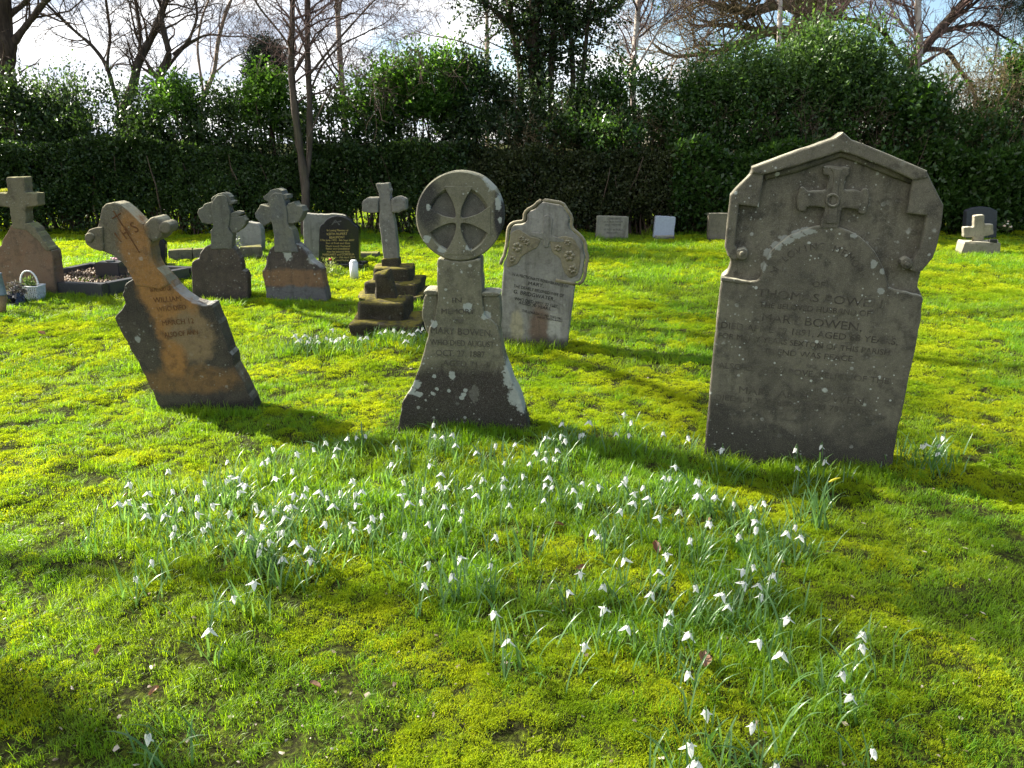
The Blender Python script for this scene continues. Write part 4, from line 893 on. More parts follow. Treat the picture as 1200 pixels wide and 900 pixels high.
gx = lambda u, v: (gy(u, v, HY+.6).x, gy(u, v, HY+.6).z)
def G(u, v, rx, rz, k): a = gx(u, v); return (a[0], a[1], rx, rz, k)
xa, xb, xc, xd = gy(-330, 0, HY).x, gy(545, 0, HY).x, gy(800, 0, HY).x, gy(1560, 0, HY).x
hedge('hedge', 'long dark small-leaved hedge along the left half of the churchyard', xa, xb, HY, 1.2, 1.32, 150000, M['leaf_dark'], .058, .034, 220, (G(205, 270, .5, .16, .93), G(90, 262, .25, .1, .8), G(432, 256, .3, .22, .93), G(20, 268, .4, .12, .6)), .12)
hedge('hedge', 'brownish thinner stretch of hedge behind the small square headstones', xb-.7, xc+.8, HY+.05, 1.15, 1.3, 62000, M['leaf_brownish'], .056, .033, 260, (G(745, 266, .22, .16, .9),), .05)
hedge('hedge', 'glossy broad-leaved laurel hedge along the right side', xc, xd, HY, 1.3, 1.36, 78000, M['leaf_laurel'], .095, .048, 120)

def shrub(name, label, lumps, Y, mat, n, L, Wd, k=9, SL=.4, group=None, cat='shrub', up=.8, stems=5, trunkmat=None, base=None, out=.3):
    """lumps: (u, v, ru, rv) in the picture; placed at distance Y"""
    us = [l[0] for l in lumps]; cx = gy(sum(us)/len(us), 165, Y).x; r = thing(name, label, cat, (cx, Y, 0), 0, group); b = MB(); st = MB()
    tot = sum(l[2]*l[3] for l in lumps); n = int(n*1.7)
    for (u, v, ru, rv) in lumps:
        c = np.array(gy(u, v, Y)); s = Y/FPX*1.03; rad = np.array((ru*s, max(.35, ru*s*.8), rv*s)); m = max(8, int(n*ru*rv/tot))
        d = RNG.normal(size=(m, 3)); d /= np.linalg.norm(d, axis=1)[:, None]; rr = RNG.random((m, 1))**out
        P = c+d*rad*rr+np.array((0, RNG.normal()*.15, 0)); D = d*.6+np.array((0, 0, up))+RNG.normal(size=(m, 3))*.35
        kp = fbm(P[:, 0]*3+P[:, 1]*2, P[:, 2]*3+9, 2) > .36
        P, D = P[kp], D[kp]; m = len(P)
        off = np.array((cx, Y, 0)); shoots(b, P-off, D, SL*(.4+RNG.random(m)), k, L, Wd, RNG.random(m)*.8+.1)
        for _ in range(stems):
            q0 = np.array((c[0]+RNG.normal()*rad[0]*.25, Y+RNG.normal()*.2, -.1)); q1 = c+RNG.normal(size=3)*rad*.35; t = np.linspace(0, 1, 7)[:, None]
            tube(st, q0*(1-t)+q1*t+RNG.normal(size=(7, 3))*.03-off, np.linspace(.03, .008, 7), 5)
    b.build('foliage', mat, r)
    if st.v: st.build('stems', trunkmat or M['twig'], r)
    return r
M['leaf_mid'] = leafmat('mid_evergreen_leaf', (.030, .068, .018), (.10, .165, .05), .42, rough=.4)
SB = 14.2
shrub('shrub', 'dark evergreen shrub against the thick trunk at the left edge', [(20, 140, 26, 30), (45, 150, 22, 24)], SB, M['leaf_ivy'], 520, .07, .035)
shrub('shrub', 'loose grey-green shrub against the white sky, left of the curving bare stems', [(62, 140, 30, 26), (85, 128, 22, 22), (112, 140, 28, 26), (150, 132, 26, 24), (180, 145, 22, 20)], SB+.4, M['leaf_grey'], 560, .06, .03, SL=.5)
shrub('shrub', 'narrow upright green shrub between the curving stems and the thin sapling', [(208, 138, 16, 26), (212, 122, 10, 14)], SB, M['leaf_bright'], 240, .07, .035)
shrub('shrub', 'sparse light shrub left of the dark conifer', [(262, 145, 26, 20), (280, 132, 15, 18), (248, 135, 12, 14)], SB+.3, M['leaf_grey'], 260, .065, .033)
shrub('conifer', 'dark narrow conifer rising above the hedge, left of the twin-stemmed tree', [(315, 82, 15, 20), (314, 100, 17, 16), (318, 72, 10, 12)], SB+.9, M['leaf_conifer'], 1700, .05, .02, SL=.25, cat='tree', stems=2)
shrub('shrub', 'bright green shrub at the foot of the dark conifer', [(316, 138, 26, 28), (312, 112, 16, 18)], SB, M['leaf_bright'], 420, .07, .035)
shrub('shrub', 'thin-leaved shrub between the twin-stemmed tree and the pale trunk', [(375, 148, 20, 22), (385, 130, 12, 16)], SB+.2, M['leaf_grey'], 220, .065, .033)
shrub('shrub', 'sunlit yellow-green shrub left of the ivy-covered tree', [(440, 135, 26, 32), (470, 125, 28, 32), (500, 112, 30, 34), (530, 118, 28, 40), (455, 110, 18, 18)], SB+.1, M['leaf_bright'], 1150, .075, .038)
shrub('shrub', 'dark dense shrub at the foot of the ivy-covered tree', [(560, 128, 30, 36), (600, 135, 30, 30), (650, 140, 34, 26), (690, 140, 26, 28), (545, 100, 22, 24)], SB+.3, M['leaf_ivy'], 1100, .07, .036)
shrub('shrub', 'blue-green shrub between the ivy-covered tree and the birch', [(715, 128, 28, 32), (755, 132, 26, 30), (735, 110, 20, 20), (790, 135, 26, 26), (820, 130, 26, 32)], SB+.2, M['leaf_laurel'], 800, .075, .036)
shrub('evergreen_bush', 'big bright green evergreen bush above the laurel hedge, right of centre', [(850, 125, 30, 28), (885, 112, 32, 30), (925, 104, 34, 34), (965, 98, 34, 36), (1003, 100, 30, 32), (1035, 118, 26, 28), (985, 80, 16, 16), (1010, 78, 13, 16), (950, 86, 14, 14), (940, 130, 40, 20), (1000, 130, 40, 18)], SB+.3, M['leaf_mid'], 2500, .085, .032, k=11, SL=.62)
shrub('shrub', 'dark green shrub at the right edge above the laurel hedge', [(1190, 120, 24, 30), (1205, 95, 22, 28), (1225, 120, 30, 40)], SB, M['leaf_laurel'], 500, .08, .038)
shrub('pine_tree', 'dark pine foliage in the upper right corner', [(1192, 10, 20, 14), (1215, 25, 26, 20), (1180, -12, 20, 12), (1230, -20, 40, 30)], SB+2.5, M['leaf_conifer'], 700, .10, .012, k=14, SL=.45, cat='tree', stems=1)
shrub('shrub', 'small laurel shrub below the forked birch', [(1060, 140, 24, 22), (1090, 128, 18, 18)], SB-.2, M['leaf_laurel'], 170, .10, .05)

def scrub(label, u0, u1, vt, Y, n, mat, leafn=0):
    cx = gy((u0+u1)/2, 165, Y).x; r = thing('scrub', label, 'scrub', (cx, Y, 0)); b = MB()
    for k in range(n):
        u = random.uniform(u0, u1); top = gy(u, vt+random.uniform(0, 30), Y); q, _ = wander(np.array((top.x-cx+random.gauss(0, .15), random.gauss(0, .3), 0.)), np.array((random.gauss(0, .12), random.gauss(0, .1), 1.)), top.z, 7, .07, .05)
        rr = np.linspace(.010, .003, 8); tube(b, q, rr, 4, random.random()); twigs_on(b, q, rr, 6, .5, 1, .03, .2, rmin=.0028, lo=.4)
    b.build('twigs', mat, r)
    if leafn:
        l = MB(); P = np.stack([RNG.uniform(gy(u0, 0, Y).x-cx, gy(u1, 0, Y).x-cx, leafn), RNG.normal(size=leafn)*.3, RNG.uniform(1.2, gy(u0, vt, Y).z, leafn)], 1); leaf_cloud(l, P, RNG.normal(size=(leafn, 3)), .045, .03); l.build('dead_leaves', leafmat('dead_scrub_leaf', (.12, .085, .045), (.2, .15, .08), .3), r)
for u0, u1, mt in ((-330, 330, 'leaf_dark'), (330, 700, 'leaf_ivy'), (700, 1500, 'leaf_laurel')):
    o = shrub('undergrowth', 'dark evergreen undergrowth filling the space behind the top of the hedge', [(u, 166+random.uniform(-9, 7), 46, random.uniform(18, 30)) for u in np.arange(u0, u1, 60)], 14.15, M[mt], int((u1-u0)*3.5), .07, .036, SL=.35, cat='undergrowth'); o['kind'] = 'stuff'; o['group'] = 'undergrowth behind the hedge'
scrub('brown twiggy scrub right of the forked birch', 1105, 1200, 70, SB+.3, 90, M['twig_tan'], 900)
scrub('tangle of brown dead stems between bright evergreen and laurel hedge', 840, 1060, 128, SB+.2, 130, M['twig'], 1500)
scrub('thin brown stems standing above the middle of the hedge', 560, 780, 135, SB+.25, 100, M['twig_tan'], 700)

# ivy-covered tree
def ivy_tree():
    Y = SB+1.0; p = gy(625, 165, Y); r = thing('ivy_tree', 'tall ivy-covered tree with several dark trunks, centre of the background', 'tree', (p.x, Y, 0)); off = np.array((p.x, Y, 0))
    tk = MB(); tw = MB(); lf = MB()
    for (pix, w0, w1, ext, nl) in (([(627, 172), (629, 110), (624, 55), (627, -8)], 16, 12, 3.5, 620), ([(606, 172), (612, 90), (602, 40), (596, -8)], 8, 6, 2.5, 130), ([(648, 172), (645, 90), (650, 20), (656, -10)], 8, 6, 3, 300), ([(668, 172), (672, 90), (668, 20), (672, -10)], 6, 5, 2.5, 170), ([(683, 172), (680, 110), (688, 40), (690, -10)], 6, 4, 2, 90), ([(626, 60), (600, 30), (575, 10), (550, -6)], 5, 3, 1.5, 130), ([(630, 70), (660, 40), (690, 25), (715, 10)], 5, 3, 1, 170)):
        Q, rr = limb(tk, pix, Y, w0, w1, 8, ext=ext); twigs_on(tw, Q, rr, 12, .9, 1)
        i = RNG.integers(len(Q)//6, len(Q)-1, nl); P = Q[i]+(Q[i+1]-Q[i])*RNG.random((nl, 1)); o = RNG.normal(size=(nl, 3)); o[:, 2] *= .4; o /= np.linalg.norm(o, axis=1)[:, None]
        shoots(lf, P+o*.05-off, o*.8+np.array((0, 0, .35)), .10+.4*RNG.random(nl)**1.6, 8, .065, .045, RNG.random(nl))
    for (u, v, ru, rv, m) in ((600, 15, 26, 20, 130), (640, 20, 32, 26, 240), (680, 12, 26, 24, 190), (660, 55, 26, 22, 130), (700, 60, 20, 16, 60), (625, 45, 24, 30, 190), (572, 25, 16, 10, 45), (545, 8, 18, 8, 40), (705, 25, 18, 16, 80)):
        m = int(m*.55)
        c = np.array(gy(u, v, Y)); s = Y/FPX; d = RNG.normal(size=(m, 3)); d /= np.linalg.norm(d, axis=1)[:, None]
        shoots(lf, c+d*np.array((ru*s, .4, rv*s))*RNG.random((m, 1))**.4-off, d+np.array((0, 0, .3)), .15+.25*RNG.random(m), 8, .065, .04, RNG.random(m))
    for b, nm, mt in ((tk, 'trunk', M['bark_dark']), (tw, 'twigs', M['twig'])): b.v = [v-off for v in b.v]; b.build(nm, mt, r, True)
    lf.build('ivy', M['leaf_ivy'], r)
ivy_tree()

# ================================================================== SNOWDROPS (picture places of the blooms)
A3 = [(290,215),(155,260),(220,293),(205,335),(213,370),(115,328),(145,325),(275,372),(335,348),(305,285),(395,305),(445,335),(418,255),(312,413),(312,437),(410,420),(430,403),(390,365),(510,360),(515,237),(492,250),(540,240),(550,262),(565,265),(540,290),(625,188),(645,175),(500,183),(598,335),(598,350),(663,355),(630,360),(700,378),(622,407),(553,430),(575,448),(695,430),(685,432),(620,475),(612,497),(647,463),(738,463),(697,525),(785,483),(792,528),(594,607),(176,595),(235,533),(520,662),(438,773),(735,297),(765,300),(725,338),(710,342),(773,275),(825,287),(850,307),(873,335),(843,397),(897,290),(948,295),(970,287),(937,248),(950,333),(928,402),(942,418),(998,410),(1005,377),(1043,370),(880,137),(877,162),(842,115),(802,138),(740,153),(925,100),(953,97),(983,92),(657,137),(728,213),(665,240)]
B3 = [(240,87),(210,97),(180,92),(175,52),(253,125),(325,150),(393,125),(463,122),(535,150),(45,130),(27,190),(160,195),(202,225),(65,255),(195,260),(195,272),(217,272),(140,277),(88,325),(62,302),(130,320),(212,337),(275,357),(272,383),(157,400),(425,187),(423,242),(417,270),(347,242),(310,273),(326,300),(440,333),(488,232),(515,190),(567,97),(567,172),(597,172),(607,140),(637,107),(623,92),(700,88),(688,90),(578,237),(565,263),(595,272),(565,317),(663,280),(700,258),(753,268),(627,48),(720,43),(815,85),(860,88),(868,43),(846,15),(982,83),(1068,97),(1025,200),(985,238),(1005,240),(1107,250),(1105,300),(1165,305),(850,240),(840,257),(912,272),(877,295),(880,328),(932,310),(833,353),(685,333),(968,377),(1040,355),(1078,455),(735,428),(757,445),(75,438),(392,443),(266,520),(158,540),(378,547),(240,580),(137,615),(388,713),(845,527),(993,510),(965,567),(690,575),(770,620),(778,700),(943,645),(1093,622),(1010,710),(990,740),(855,765),(708,828),(437,810),(1075,790),(645,640),(1145,400)]
C3 = [(105,60),(298,60),(365,52),(375,90),(300,107),(543,53),(640,47),(680,52),(630,52),(675,72),(685,28),(42,143),(42,180),(87,183),(135,202),(182,213),(213,200),(192,248),(195,268),(150,288),(72,255),(275,277),(298,263),(310,290),(162,380),(185,368),(240,390),(163,413),(200,418),(107,443),(118,470),(278,505),(203,565),(260,597),(475,545),(472,578),(420,650),(447,713),(60,752),(187,787),(18,838),(35,885),(500,855),(247,893),(15,650),(208,445)]
D3 = [(540,770),(570,790),(590,770),(615,785),(645,775),(690,785),(710,790),(735,795),(755,785),(720,745),(775,775),(875,780),(850,785),(945,760),(970,750),(1005,745),(1045,755),(1080,765),(1100,765),(1060,795),(1120,745),(1140,740),(600,800),(650,800),(560,795)]
PL = [(100+a/3, 480+b/3) for a, b in A3]+[(450+a/3, 480+b/3) for a, b in B3]+[(800+a/2.25, 500+b/2.25) for a, b in C3]+[(210+a/4, 200+b/4) for a, b in D3]+[(173, 862)]
def petal_mat():
    m, t = new_mat('snowdrop_petal'); p = t.add('ShaderNodeBsdfPrincipled'); p.inputs['Base Color'].default_value = (.84, .84, .80, 1); p.inputs['Roughness'].default_value = .5; p.inputs['Specular IOR Level'].default_value = .2
    tr = t.add('ShaderNodeBsdfTranslucent'); tr.inputs[0].default_value = (.84, .85, .78, 1); mx = t.add('ShaderNodeMixShader'); mx.inputs[0].default_value = .45
    t.link(p.outputs[0], mx.inputs[1]); t.link(tr.outputs[0], mx.inputs[2]); finish(t, mx.outputs[0]); return m
M['petal'] = petal_mat()
M['stem'] = leafmat('snowdrop_stem', (.10, .19, .06), (.12, .22, .07), .3)
M['strap'] = leafmat('snowdrop_strap_leaf', (.07, .16, .045), (.16, .28, .10), .45, tcol=(1.5, 1.5, .7), rough=.32, spec=.6)
def petal_mesh(L, Wd, open_, curve, name):
    """one petal hanging from the origin, opening outwards along +x"""
    mb = MB(); n = 6; rows = []
    for i in range(n+1):
        t = i/n; a = open_*(1-.3*t)+curve*t; w = Wd*math.sin(math.pi*min(1, .12+.88*t)**.8)**.8 if t < 1 else 0.0006
        rows.append((t, w))
    x = z = 0; pts = []
    for i, (t, w) in enumerate(rows):
        if i: a = open_+curve*t; x += math.sin(a)*L/n; z -= math.cos(a)*L/n
        for s in (-1, 0, 1): pts.append((x+abs(s)*-w*.22, s*w*.5, z))
    q = [(i*3+k, i*3+k+1, i*3+k+4, i*3+k+3) for i in range(n) for k in (0, 1)]
    mb.add(pts, q); return mb
def rotz(v, a): c, s = math.cos(a), math.sin(a); v = np.asarray(v); return np.stack([v[:, 0]*c-v[:, 1]*s, v[:, 0]*s+v[:, 1]*c, v[:, 2]], 1)
PET = []
for k in range(3):
    b = petal_mesh(.026+.002*k, .0145, R(18+14*k), R(8), 'petal'); me = b.mesh('petal'); me.materials.append(M['petal']); me.polygons.foreach_set('use_smooth', [True]*len(me.polygons)); PET.append(me)
def core_mesh():
    b = MB(); tube(b, [(0, 0, .0075), (0, 0, .006), (0, 0, .003), (0, 0, 0)], [.0012, .0030, .0034, .0022], 7); me = b.mesh('ovary'); me.materials.append(M['stem']); return me
OVARY = core_mesh()
def inner_mesh():
    b = MB()
    for k in range(3):
        p = petal_mesh(.012, .0085, R(8), R(4), 'i'); p.v = [rotz(v, k*2.094+1.05) for v in p.v]; b.add(p.v[0], p.q[0])
    me = b.mesh('inner_cup'); me.materials.append(M['petal']); return me
INNER = inner_mesh()
def strap(mb, p, az, L, w, bend, val, n=5, twist=0.0):
    d = np.array((math.cos(az), math.sin(az), 0)); s = np.array((-math.sin(az), math.cos(az), 0)); v = []; x = z = 0; el = R(82)-abs(RNG.normal())*.15
    for i in range(n+1):
        t = i/n; ww = w*(1-t**3)*.5+.0004; v += [p+d*x+np.array((0, 0, z))+s*ww, p+d*x+np.array((0, 0, z-ww*.35)), p+d*x+np.array((0, 0, z))-s*ww]
        e = el-bend*t**1.3; x += math.cos(e)*L/n; z += math.sin(e)*L/n
    mb.add(v, [(i*3+k, i*3+k+1, i*3+k+4, i*3+k+3) for i in range(n) for k in (0, 1)], None, val)
LEAVES = []
for k in range(6):
    b = MB(); strap(b, np.zeros(3), 0, .10+.012*k, .0055+.0006*(k % 3), .5+.22*k, random.random(), 6); me = b.mesh('leaf'); me.materials.append(M['strap']); LEAVES.append(me)
REG = [
    (lambda u, v: v > 380 and v < 412 and u < 500, 'white snowdrop in the row before the mossy broken stump', 'snowdrops before the mossy stump'),
    (lambda u, v: u > 1060 and v < 545, 'white snowdrop in the small clump right of the tall gabled headstone', 'snowdrops right of the gabled headstone'),
    (lambda u, v: u > 830 and v < 555, 'white snowdrop at the foot of the tall gabled headstone', 'snowdrops at the foot of the gabled headstone'),
    (lambda u, v: u > 985 and v >= 690, 'white snowdrop in the loose line in the right foreground', 'snowdrops in the right foreground'),
    (lambda u, v: u > 760 and v > 810, 'large near snowdrop at the bottom edge, right of centre', 'near snowdrops at the bottom edge'),
    (lambda u, v: u < 220 and v > 800, 'lone snowdrop in the near left corner of the lawn', None),
    (lambda u, v: u < 420 and v > 640, 'scattered snowdrop in the mossy shade at the left, below the big clump', 'snowdrops in the left shade'),
    (lambda u, v: u < 400, 'white snowdrop in the big grassy clump before the leaning orange headstone', 'snowdrops before the leaning headstone'),
    (lambda u, v: u < 720 and v < 600, 'white snowdrop in the grass before the round-headed headstone', 'snowdrops before the round-headed headstone'),
    (lambda u, v: u < 650 and v >= 600, 'snowdrop in open moss in the middle of the foreground', 'snowdrops in the middle moss'),
    (lambda u, v: u > 640 and v >= 640, 'snowdrop among long strap leaves in the right middle foreground', 'snowdrops among strap leaves'),
    (lambda u, v: True, 'white snowdrop between the round-headed and the gabled headstone fronts', 'snowdrops between the two near headstones')]
PLANTS = []
def snowdrop(u, v):
    far = v < 420
    lab, grp = next((l, g) for f, l, g in REG if f(u, v))
    hf = random.uniform(.085, .125) if not far else random.uniform(.09, .13)
    if v > 800: hf = random.uniform(.09, .13)
    P = gp(u, v-1, hf); az = random.uniform(0, 6.28); off = .02+.02*random.random()
    base = Vector((P.x-math.cos(az)*off, P.y-math.sin(az)*off, 0)); base.z = float(ground_z(base.x, base.y)); top = np.array((math.cos(az)*off, math.sin(az)*off, P.z-base.z+.014))
    PLANTS.append((base.x, base.y))
    r = thing('snowdrop', lab, 'snowdrop', base, 0, grp); sc = random.uniform(.9, 1.15)*(1.35 if far else 1.1)
    k = top[2]; b = MB()
    st = [(0, 0, 0), (top[0]*.12, top[1]*.12, k*.45), (top[0]*.38, top[1]*.38, k*.88), (top[0]*.62, top[1]*.62, k*1.06), (top[0]*.88, top[1]*.88, k*1.06), (top[0], top[1], k*.98)]
    tube(b, st, [.0019, .0017, .0015, .0011, .0008, .0007], 5); b.build('stem', M['stem'], r)
    h = link('flower', OVARY, None, r); h.location = (top[0], top[1], k*.98-.007*sc); h.rotation_euler = (random.gauss(0, .2), random.gauss(0, .2), random.random()*6.28); h.scale = (sc, sc, sc)
    me = PET[random.choice((0, 1, 1, 2, 2))]
    if not far: link('inner_cup', INNER, None, h)
    for j in range(3):
        p = link('petal', me, None, h); p.rotation_euler = (0, 0, j*2.094+random.gauss(0, .1))
    for j in range(random.choice((2, 2, 3))):
        l = link('leaf', random.choice(LEAVES), None, r); l.rotation_euler = (random.gauss(0, .12), random.gauss(0, .12), random.random()*6.28); q = random.uniform(.7, 1.25); l.scale = (q, q, q); l.location = (random.gauss(0, .006), random.gauss(0, .006), 0)
for u, v in PL: snowdrop(u, v)

# loose strap leaves of the clumps, nobody could count them
def strap_stuff():
    b = MB()
    for (x, y) in PLANTS:
        far = y > 5; dens = sum(1 for a, c in PLANTS if abs(a-x)+abs(c-y) < .25)
        for k in range(random.randint(6, 12)+min(7, dens)):
            px, py = x+random.gauss(0, .06), y+random.gauss(0, .06)
            strap(b, np.array((px, py, float(ground_z(px, py))-.004)), random.random()*6.28, random.uniform(.06, .14), random.uniform(.004, .0068), random.uniform(.2, 1.7), random.random(), 5)
    # bare leaf clumps without blooms
    for (u, v, n) in ((955, 590, 26), (940, 610, 22), (870, 640, 14), (830, 700, 18), (845, 735, 20), (770, 740, 14), (905, 850, 12), (620, 660, 22), (100, 650, 18), (190, 690, 8), (245, 740, 9), (555, 700, 26), (720, 640, 14), (200, 870, 7), (610, 770, 14), (860, 560, 14), (470, 545, 20), (900, 680, 20), (520, 530, 20), (1100, 540, 14), (300, 660, 24), (335, 690, 18)):
        c = gp(u, v)
        for k in range(n):
            px, py = c.x+random.gauss(0, .045), c.y+random.gauss(0, .045)
            strap(b, np.array((px, py, float(ground_z(px, py))-.004)), random.random()*6.28, random.uniform(.08, .17), random.uniform(.0045, .007), random.uniform(.2, 1.6), random.random(), 6)
    o = b.build('snowdrop_leaves', M['strap']); tag(o, 'grey-green strap leaves of snowdrops spread through the grass', 'leaves', kind='stuff')
strap_stuff()
def daffodil():
    P = gp(958, 622); r = thing('daffodil', 'daffodil with one yellow unopened bud above upright leaves, before the gabled headstone', 'daffodil', P); r.location.z = float(ground_z(P.x, P.y))
    for k in range(9):
        b = MB(); strap(b, np.array((random.gauss(0, .018), random.gauss(0, .018), 0)), random.random()*6.28, random.uniform(.14, .22), .009, random.uniform(.05, .6), random.random(), 6); b.build('leaf', M['strap'], r)
    b = MB(); tube(b, [(0, 0, 0), (.006, 0, .1), (.012, 0, .2), (.02, 0, .215)], [.0035, .003, .0026, .0022], 6); b.build('stem', M['stem'], r)
    b = MB(); tube(b, [(.02, 0, .215), (.03, -.002, .222), (.045, -.004, .231), (.062, -.006, .236)], [.0025, .005, .0042, .001], 8); b.build('bud', leafmat('daffodil_bud', (.52, .48, .04), (.6, .54, .05), .3), r, True)
daffodil()
M['dead'] = leafmat('dead_leaf', (.16, .07, .035), (.26, .15, .09), .25, tcol=(1.2, 1, .7))
DL = [(150, 588, .03, 'brown fallen leaf by the left rim of the big snowdrop clump'), (680, 672, .03, 'curled brown leaf under a snowdrop in the middle moss'), (768, 652, .045, 'dark brown fallen leaf among the right-hand strap leaves'), (822, 786, .055, 'large rust-brown curled leaf in the right foreground'), (370, 811, .028, 'small dark brown leaf in the near moss, left of centre'), (118, 778, .026, 'small pale pinkish leaf in the near left moss'), (655, 620, .03, 'reddish fallen leaf in the moss between the snowdrop patches'), (830, 617, .03, 'brown leaf beside snowdrops before the gabled headstone'), (183, 820, .026, 'pale dry leaf lying in the near left moss'), (50, 394, .05, 'dark scrap of dead leaf on the sunny lawn at the left')]
for (u, v, s, lab) in DL:
    s *= .62; P = gp(u, v); b = MB(); n = 6; pts = []
    for i in range(n+1):
        t = i/n; w = math.sin(math.pi*(.05+.9*t))**.8*.55*(1+.15*random.gauss(0, 1))
        for k in (-1, -.5, 0, .5, 1): pts.append((s*(t-.5)*2, s*w*k, s*(.25+.5*abs(k)**1.5*.8+.25*math.sin(3*t+1)+random.gauss(0, .03))))
    b.add(pts, [(i*5+k, i*5+k+1, i*5+k+6, i*5+k+5) for i in range(n) for k in range(4)], None, random.random())
    o = b.build('fallen_leaf', M['dead'], None, True); tag(o, lab, 'leaf'); o.location = (P.x, P.y, float(ground_z(P.x, P.y))+.018); o.rotation_euler = (random.gauss(0, .2), random.gauss(0, .2), random.random()*6.28)

def litter():
    b = MB()
    for k in range(1100):
        y = 1.3+6*random.random()**1.5; x = random.uniform(-.75, .75)*y; z = float(ground_z(x, y))+.010; L = random.choice((.004, .005, .007, .012)); n = 5
        a0 = random.random()*6.28; st = random.uniform(.25, .9); th = [a0+6.28*k/n+random.gauss(0, .3) for k in range(n)]; c, q = math.cos(a0), math.sin(a0)
        pts = []
        for t in th:
            rx, ry = L*math.cos(t)*random.uniform(.6, 1.1), L*st*math.sin(t)*random.uniform(.6, 1.1); pts.append((x+c*rx-q*ry, y+q*rx+c*ry, z+random.uniform(0, .006)))
        b.add(pts+[(x, y, z+.004)], None, [(k, (k+1) % n, n) for k in range(n)], random.random()**1.6)
    o = b.build('litter', leafmat('pale_litter', (.11, .075, .045), (.42, .37, .29), .1)); tag(o, 'dry crumbs, stalks and leaf scraps lying in the moss', 'litter', kind='stuff')
litter()
# ================================================================== GRASS AND MOSS (geometry nodes, nobody could count them)
M['grass'] = leafmat('grass_blade', (.10, .24, .014), (.20, .34, .02), .55, tcol=(1.7, 1.6, .45), rough=.45, spec=.3, wscale=1.1, c3=(.20, .30, .016))
M['moss'] = leafmat('moss_frond', (.27, .345, .014), (.43, .465, .018), .5, tcol=(1.45, 1.45, .45), rough=.7, spec=.1, wscale=1.6, c3=(.19, .29, .012))
def blades(mb, n, rad, h, w, lean, seg=2, dome=0):
    for k in range(n):
        a = random.random()*6.28; rr = rad*math.sqrt(random.random()); p = np.array((rr*math.cos(a), rr*math.sin(a), -.004+dome*(1-(rr/rad)**2))); az = random.random()*6.28; d = np.array((math.cos(az), math.sin(az), 0)); s = np.array((-d[1], d[0], 0)); H = h*random.uniform(.5, 1.25); ln = lean*random.uniform(.2, 1.4)
        v = []
        for i in range(seg): t = i/seg; c = p+d*ln*H*t*t+np.array((0, 0, H*t)); v += [c-s*w*.5*(1-.4*t), c+s*w*.5*(1-.4*t)]
        v.append(p+d*ln*H+np.array((0, 0, H*(1-.25*ln))))
        mb.add(v, [(2*i, 2*i+1, 2*i+3, 2*i+2) for i in range(seg-1)], [(2*seg-2, 2*seg-1, 2*seg)], random.random())
TUFTS = bpy.data.collections.new('tuft_sources')
def tuft(k, n, rad, h, w, lean, mat, seg=2, dome=0):
    b = MB(); blades(b, n, rad, h, w, lean, seg, dome); me = b.mesh('tuft'); me.materials.append(mat); o = bpy.data.objects.new('tuft_%02d' % k, me); TUFTS.objects.link(o)
tuft(0, 120, .040, .009, .0024, .9, M['moss'], 2, .016); tuft(1, 120, .032, .010, .0024, .9, M['moss'], 2, .022); tuft(2, 80, .05, .014, .0026, 1.0, M['moss'], 2, .008)
tuft(3, 30, .045, .019, .0022, 1.0, M['grass'], 3); tuft(4, 30, .045, .028, .0022, 1.0, M['grass'], 3); tuft(5, 26, .035, .050, .0023, .8, M['grass'], 3)
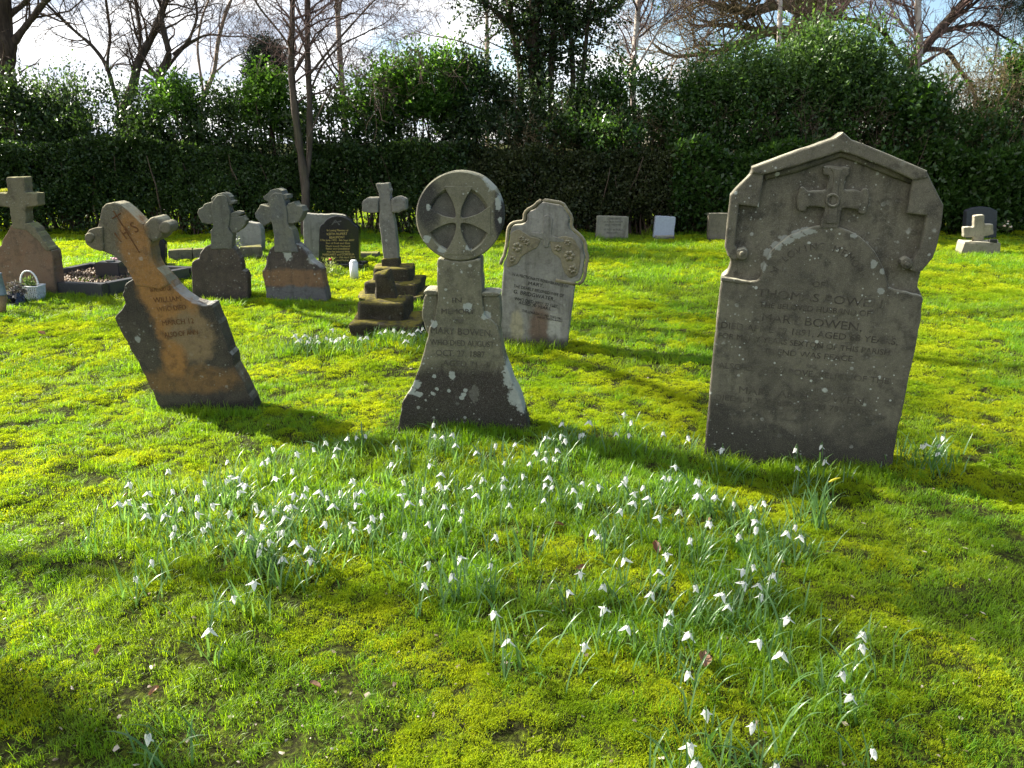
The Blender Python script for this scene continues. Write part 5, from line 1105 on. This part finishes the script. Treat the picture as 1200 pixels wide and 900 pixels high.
def scatter(name, label, mode):
    X = []
    def zone(y0, y1, den, margin):
        wmax = .80*y1+margin; n = int(den*(y1-y0)*2*wmax); x = RNG.uniform(-wmax, wmax, n); y = RNG.uniform(y0, y1, n); k = np.abs(x) < .80*y+margin
        return x[k], y[k]
    zs = [(.6, 3.0, 1500, 1.5, .85), (3.0, 5.0, 950, 1.6, 1.0), (5.0, 8.0, 480, 1.6, 1.35), (8.0, 13.2, 260, 1.8, 1.8), (13.2, 26, 24, 2, 3.2)]
    ax, ay, asc = [], [], []
    for (y0, y1, den, mg, sc) in zs:
        x, y = zone(y0, y1, den, mg); ax.append(x); ay.append(y); asc.append(np.full(len(x), sc))
    x = np.concatenate(ax); y = np.concatenate(ay); sc = np.concatenate(asc)
    m = fbm(x*1.1+2, y*1.1+7, 4)+.35*(fbm(x*5, y*5, 3)-.5)               # >.5 : moss
    pl = np.array(PLANTS); near = np.zeros(len(x))
    for (a, c) in pl: near += np.exp(-((x-a)**2+(y-c)**2)/(2*.11**2))
    near = np.clip(near*.24, 0, .8); m = m-.17*near
    for (u, v) in ((210, 474), (240, 478), (275, 481), (500, 505), (530, 507), (560, 508), (600, 509), (850, 531), (890, 537), (935, 543), (980, 548), (1020, 553), (625, 408), (600, 407), (650, 408), (258, 357), (235, 357), (280, 358), (347, 358), (325, 358), (370, 359), (450, 397), (40, 350)):
        p = gp(u, v); e = np.exp(-(((x-p.x)/.13)**2+((y-p.y+.05)/.10)**2)); m = m-.3*e; near = np.clip(near+e*.9, 0, 1)
    holes = fbm(x*12+40, y*12+11, 3)*.75+fbm(x*3+4, y*3+1, 2)*.25; ok = holes > np.interp(y, (1, 3.5, 6, 9), (.385, .365, .30, .25))-.12*near
    gr = m < np.interp(y, (2.5, 4, 6, 9), (.435, .45, .50, .53))+.08*RNG.normal(size=len(m)); idx = np.where(gr, RNG.integers(3, 5, len(x)), RNG.integers(0, 3, len(x)))
    idx = np.where(gr & (RNG.random(len(x)) < .12+.6*near), 5, idx); idx = np.where(~gr & (RNG.random(len(x)) < .06), 4, idx)
    k = ok & (gr if mode == 'grass' else ~gr)
    x, y, sc, idx, near = x[k], y[k], sc[k], idx[k], near[k]; n = len(x); z = ground_z(x, y)
    me = bpy.data.meshes.new(name); me.vertices.add(n); me.vertices.foreach_set('co', np.stack([x, y, z], 1).ravel())
    s = sc*RNG.uniform(.7, 1.2, n)*(1+.25*near*(mode == 'grass'))
    for nm, typ, dat in (('tscale', 'FLOAT', s), ('tidx', 'INT', idx)):
        a = me.attributes.new(nm, typ, 'POINT'); a.data.foreach_set('value', dat.astype(np.float32 if typ == 'FLOAT' else np.int32))
    a = me.attributes.new('trot', 'FLOAT_VECTOR', 'POINT'); rt = np.stack([RNG.normal(size=n)*.12, RNG.normal(size=n)*.12, RNG.random(n)*6.28], 1); a.data.foreach_set('vector', rt.astype(np.float32).ravel())
    o = link(name, me, M[mode]); tag(o, label, mode, kind='stuff')
    ng = bpy.data.node_groups.new(name+'_scatter', 'GeometryNodeTree'); ng.interface.new_socket('Geometry', in_out='INPUT', socket_type='NodeSocketGeometry'); ng.interface.new_socket('Geometry', in_out='OUTPUT', socket_type='NodeSocketGeometry')
    N = ng.nodes; gi = N.new('NodeGroupInput'); go = N.new('NodeGroupOutput'); iop = N.new('GeometryNodeInstanceOnPoints'); ci = N.new('GeometryNodeCollectionInfo')
    ci.inputs['Collection'].default_value = TUFTS; ci.inputs['Separate Children'].default_value = True; ci.inputs['Reset Children'].default_value = True; iop.inputs['Pick Instance'].default_value = True
    def attr(nm, typ): q = N.new('GeometryNodeInputNamedAttribute'); q.data_type = typ; q.inputs['Name'].default_value = nm; return q.outputs['Attribute']
    Lk = ng.links.new; Lk(gi.outputs[0], iop.inputs['Points']); Lk(ci.outputs[0], iop.inputs['Instance']); Lk(attr('tidx', 'INT'), iop.inputs['Instance Index'])
    e = N.new('FunctionNodeEulerToRotation'); Lk(attr('trot', 'FLOAT_VECTOR'), e.inputs[0]); Lk(e.outputs[0], iop.inputs['Rotation']); Lk(attr('tscale', 'FLOAT'), iop.inputs['Scale']); Lk(iop.outputs[0], go.inputs[0])
    md = o.modifiers.new('scatter', 'NODES'); md.node_group = ng
    print(name, n)
scatter('grass', 'bright green grass blades growing in patches over the lawn', 'grass')
scatter('moss', 'yellow-green moss carpeting the lawn between the grass patches', 'moss')
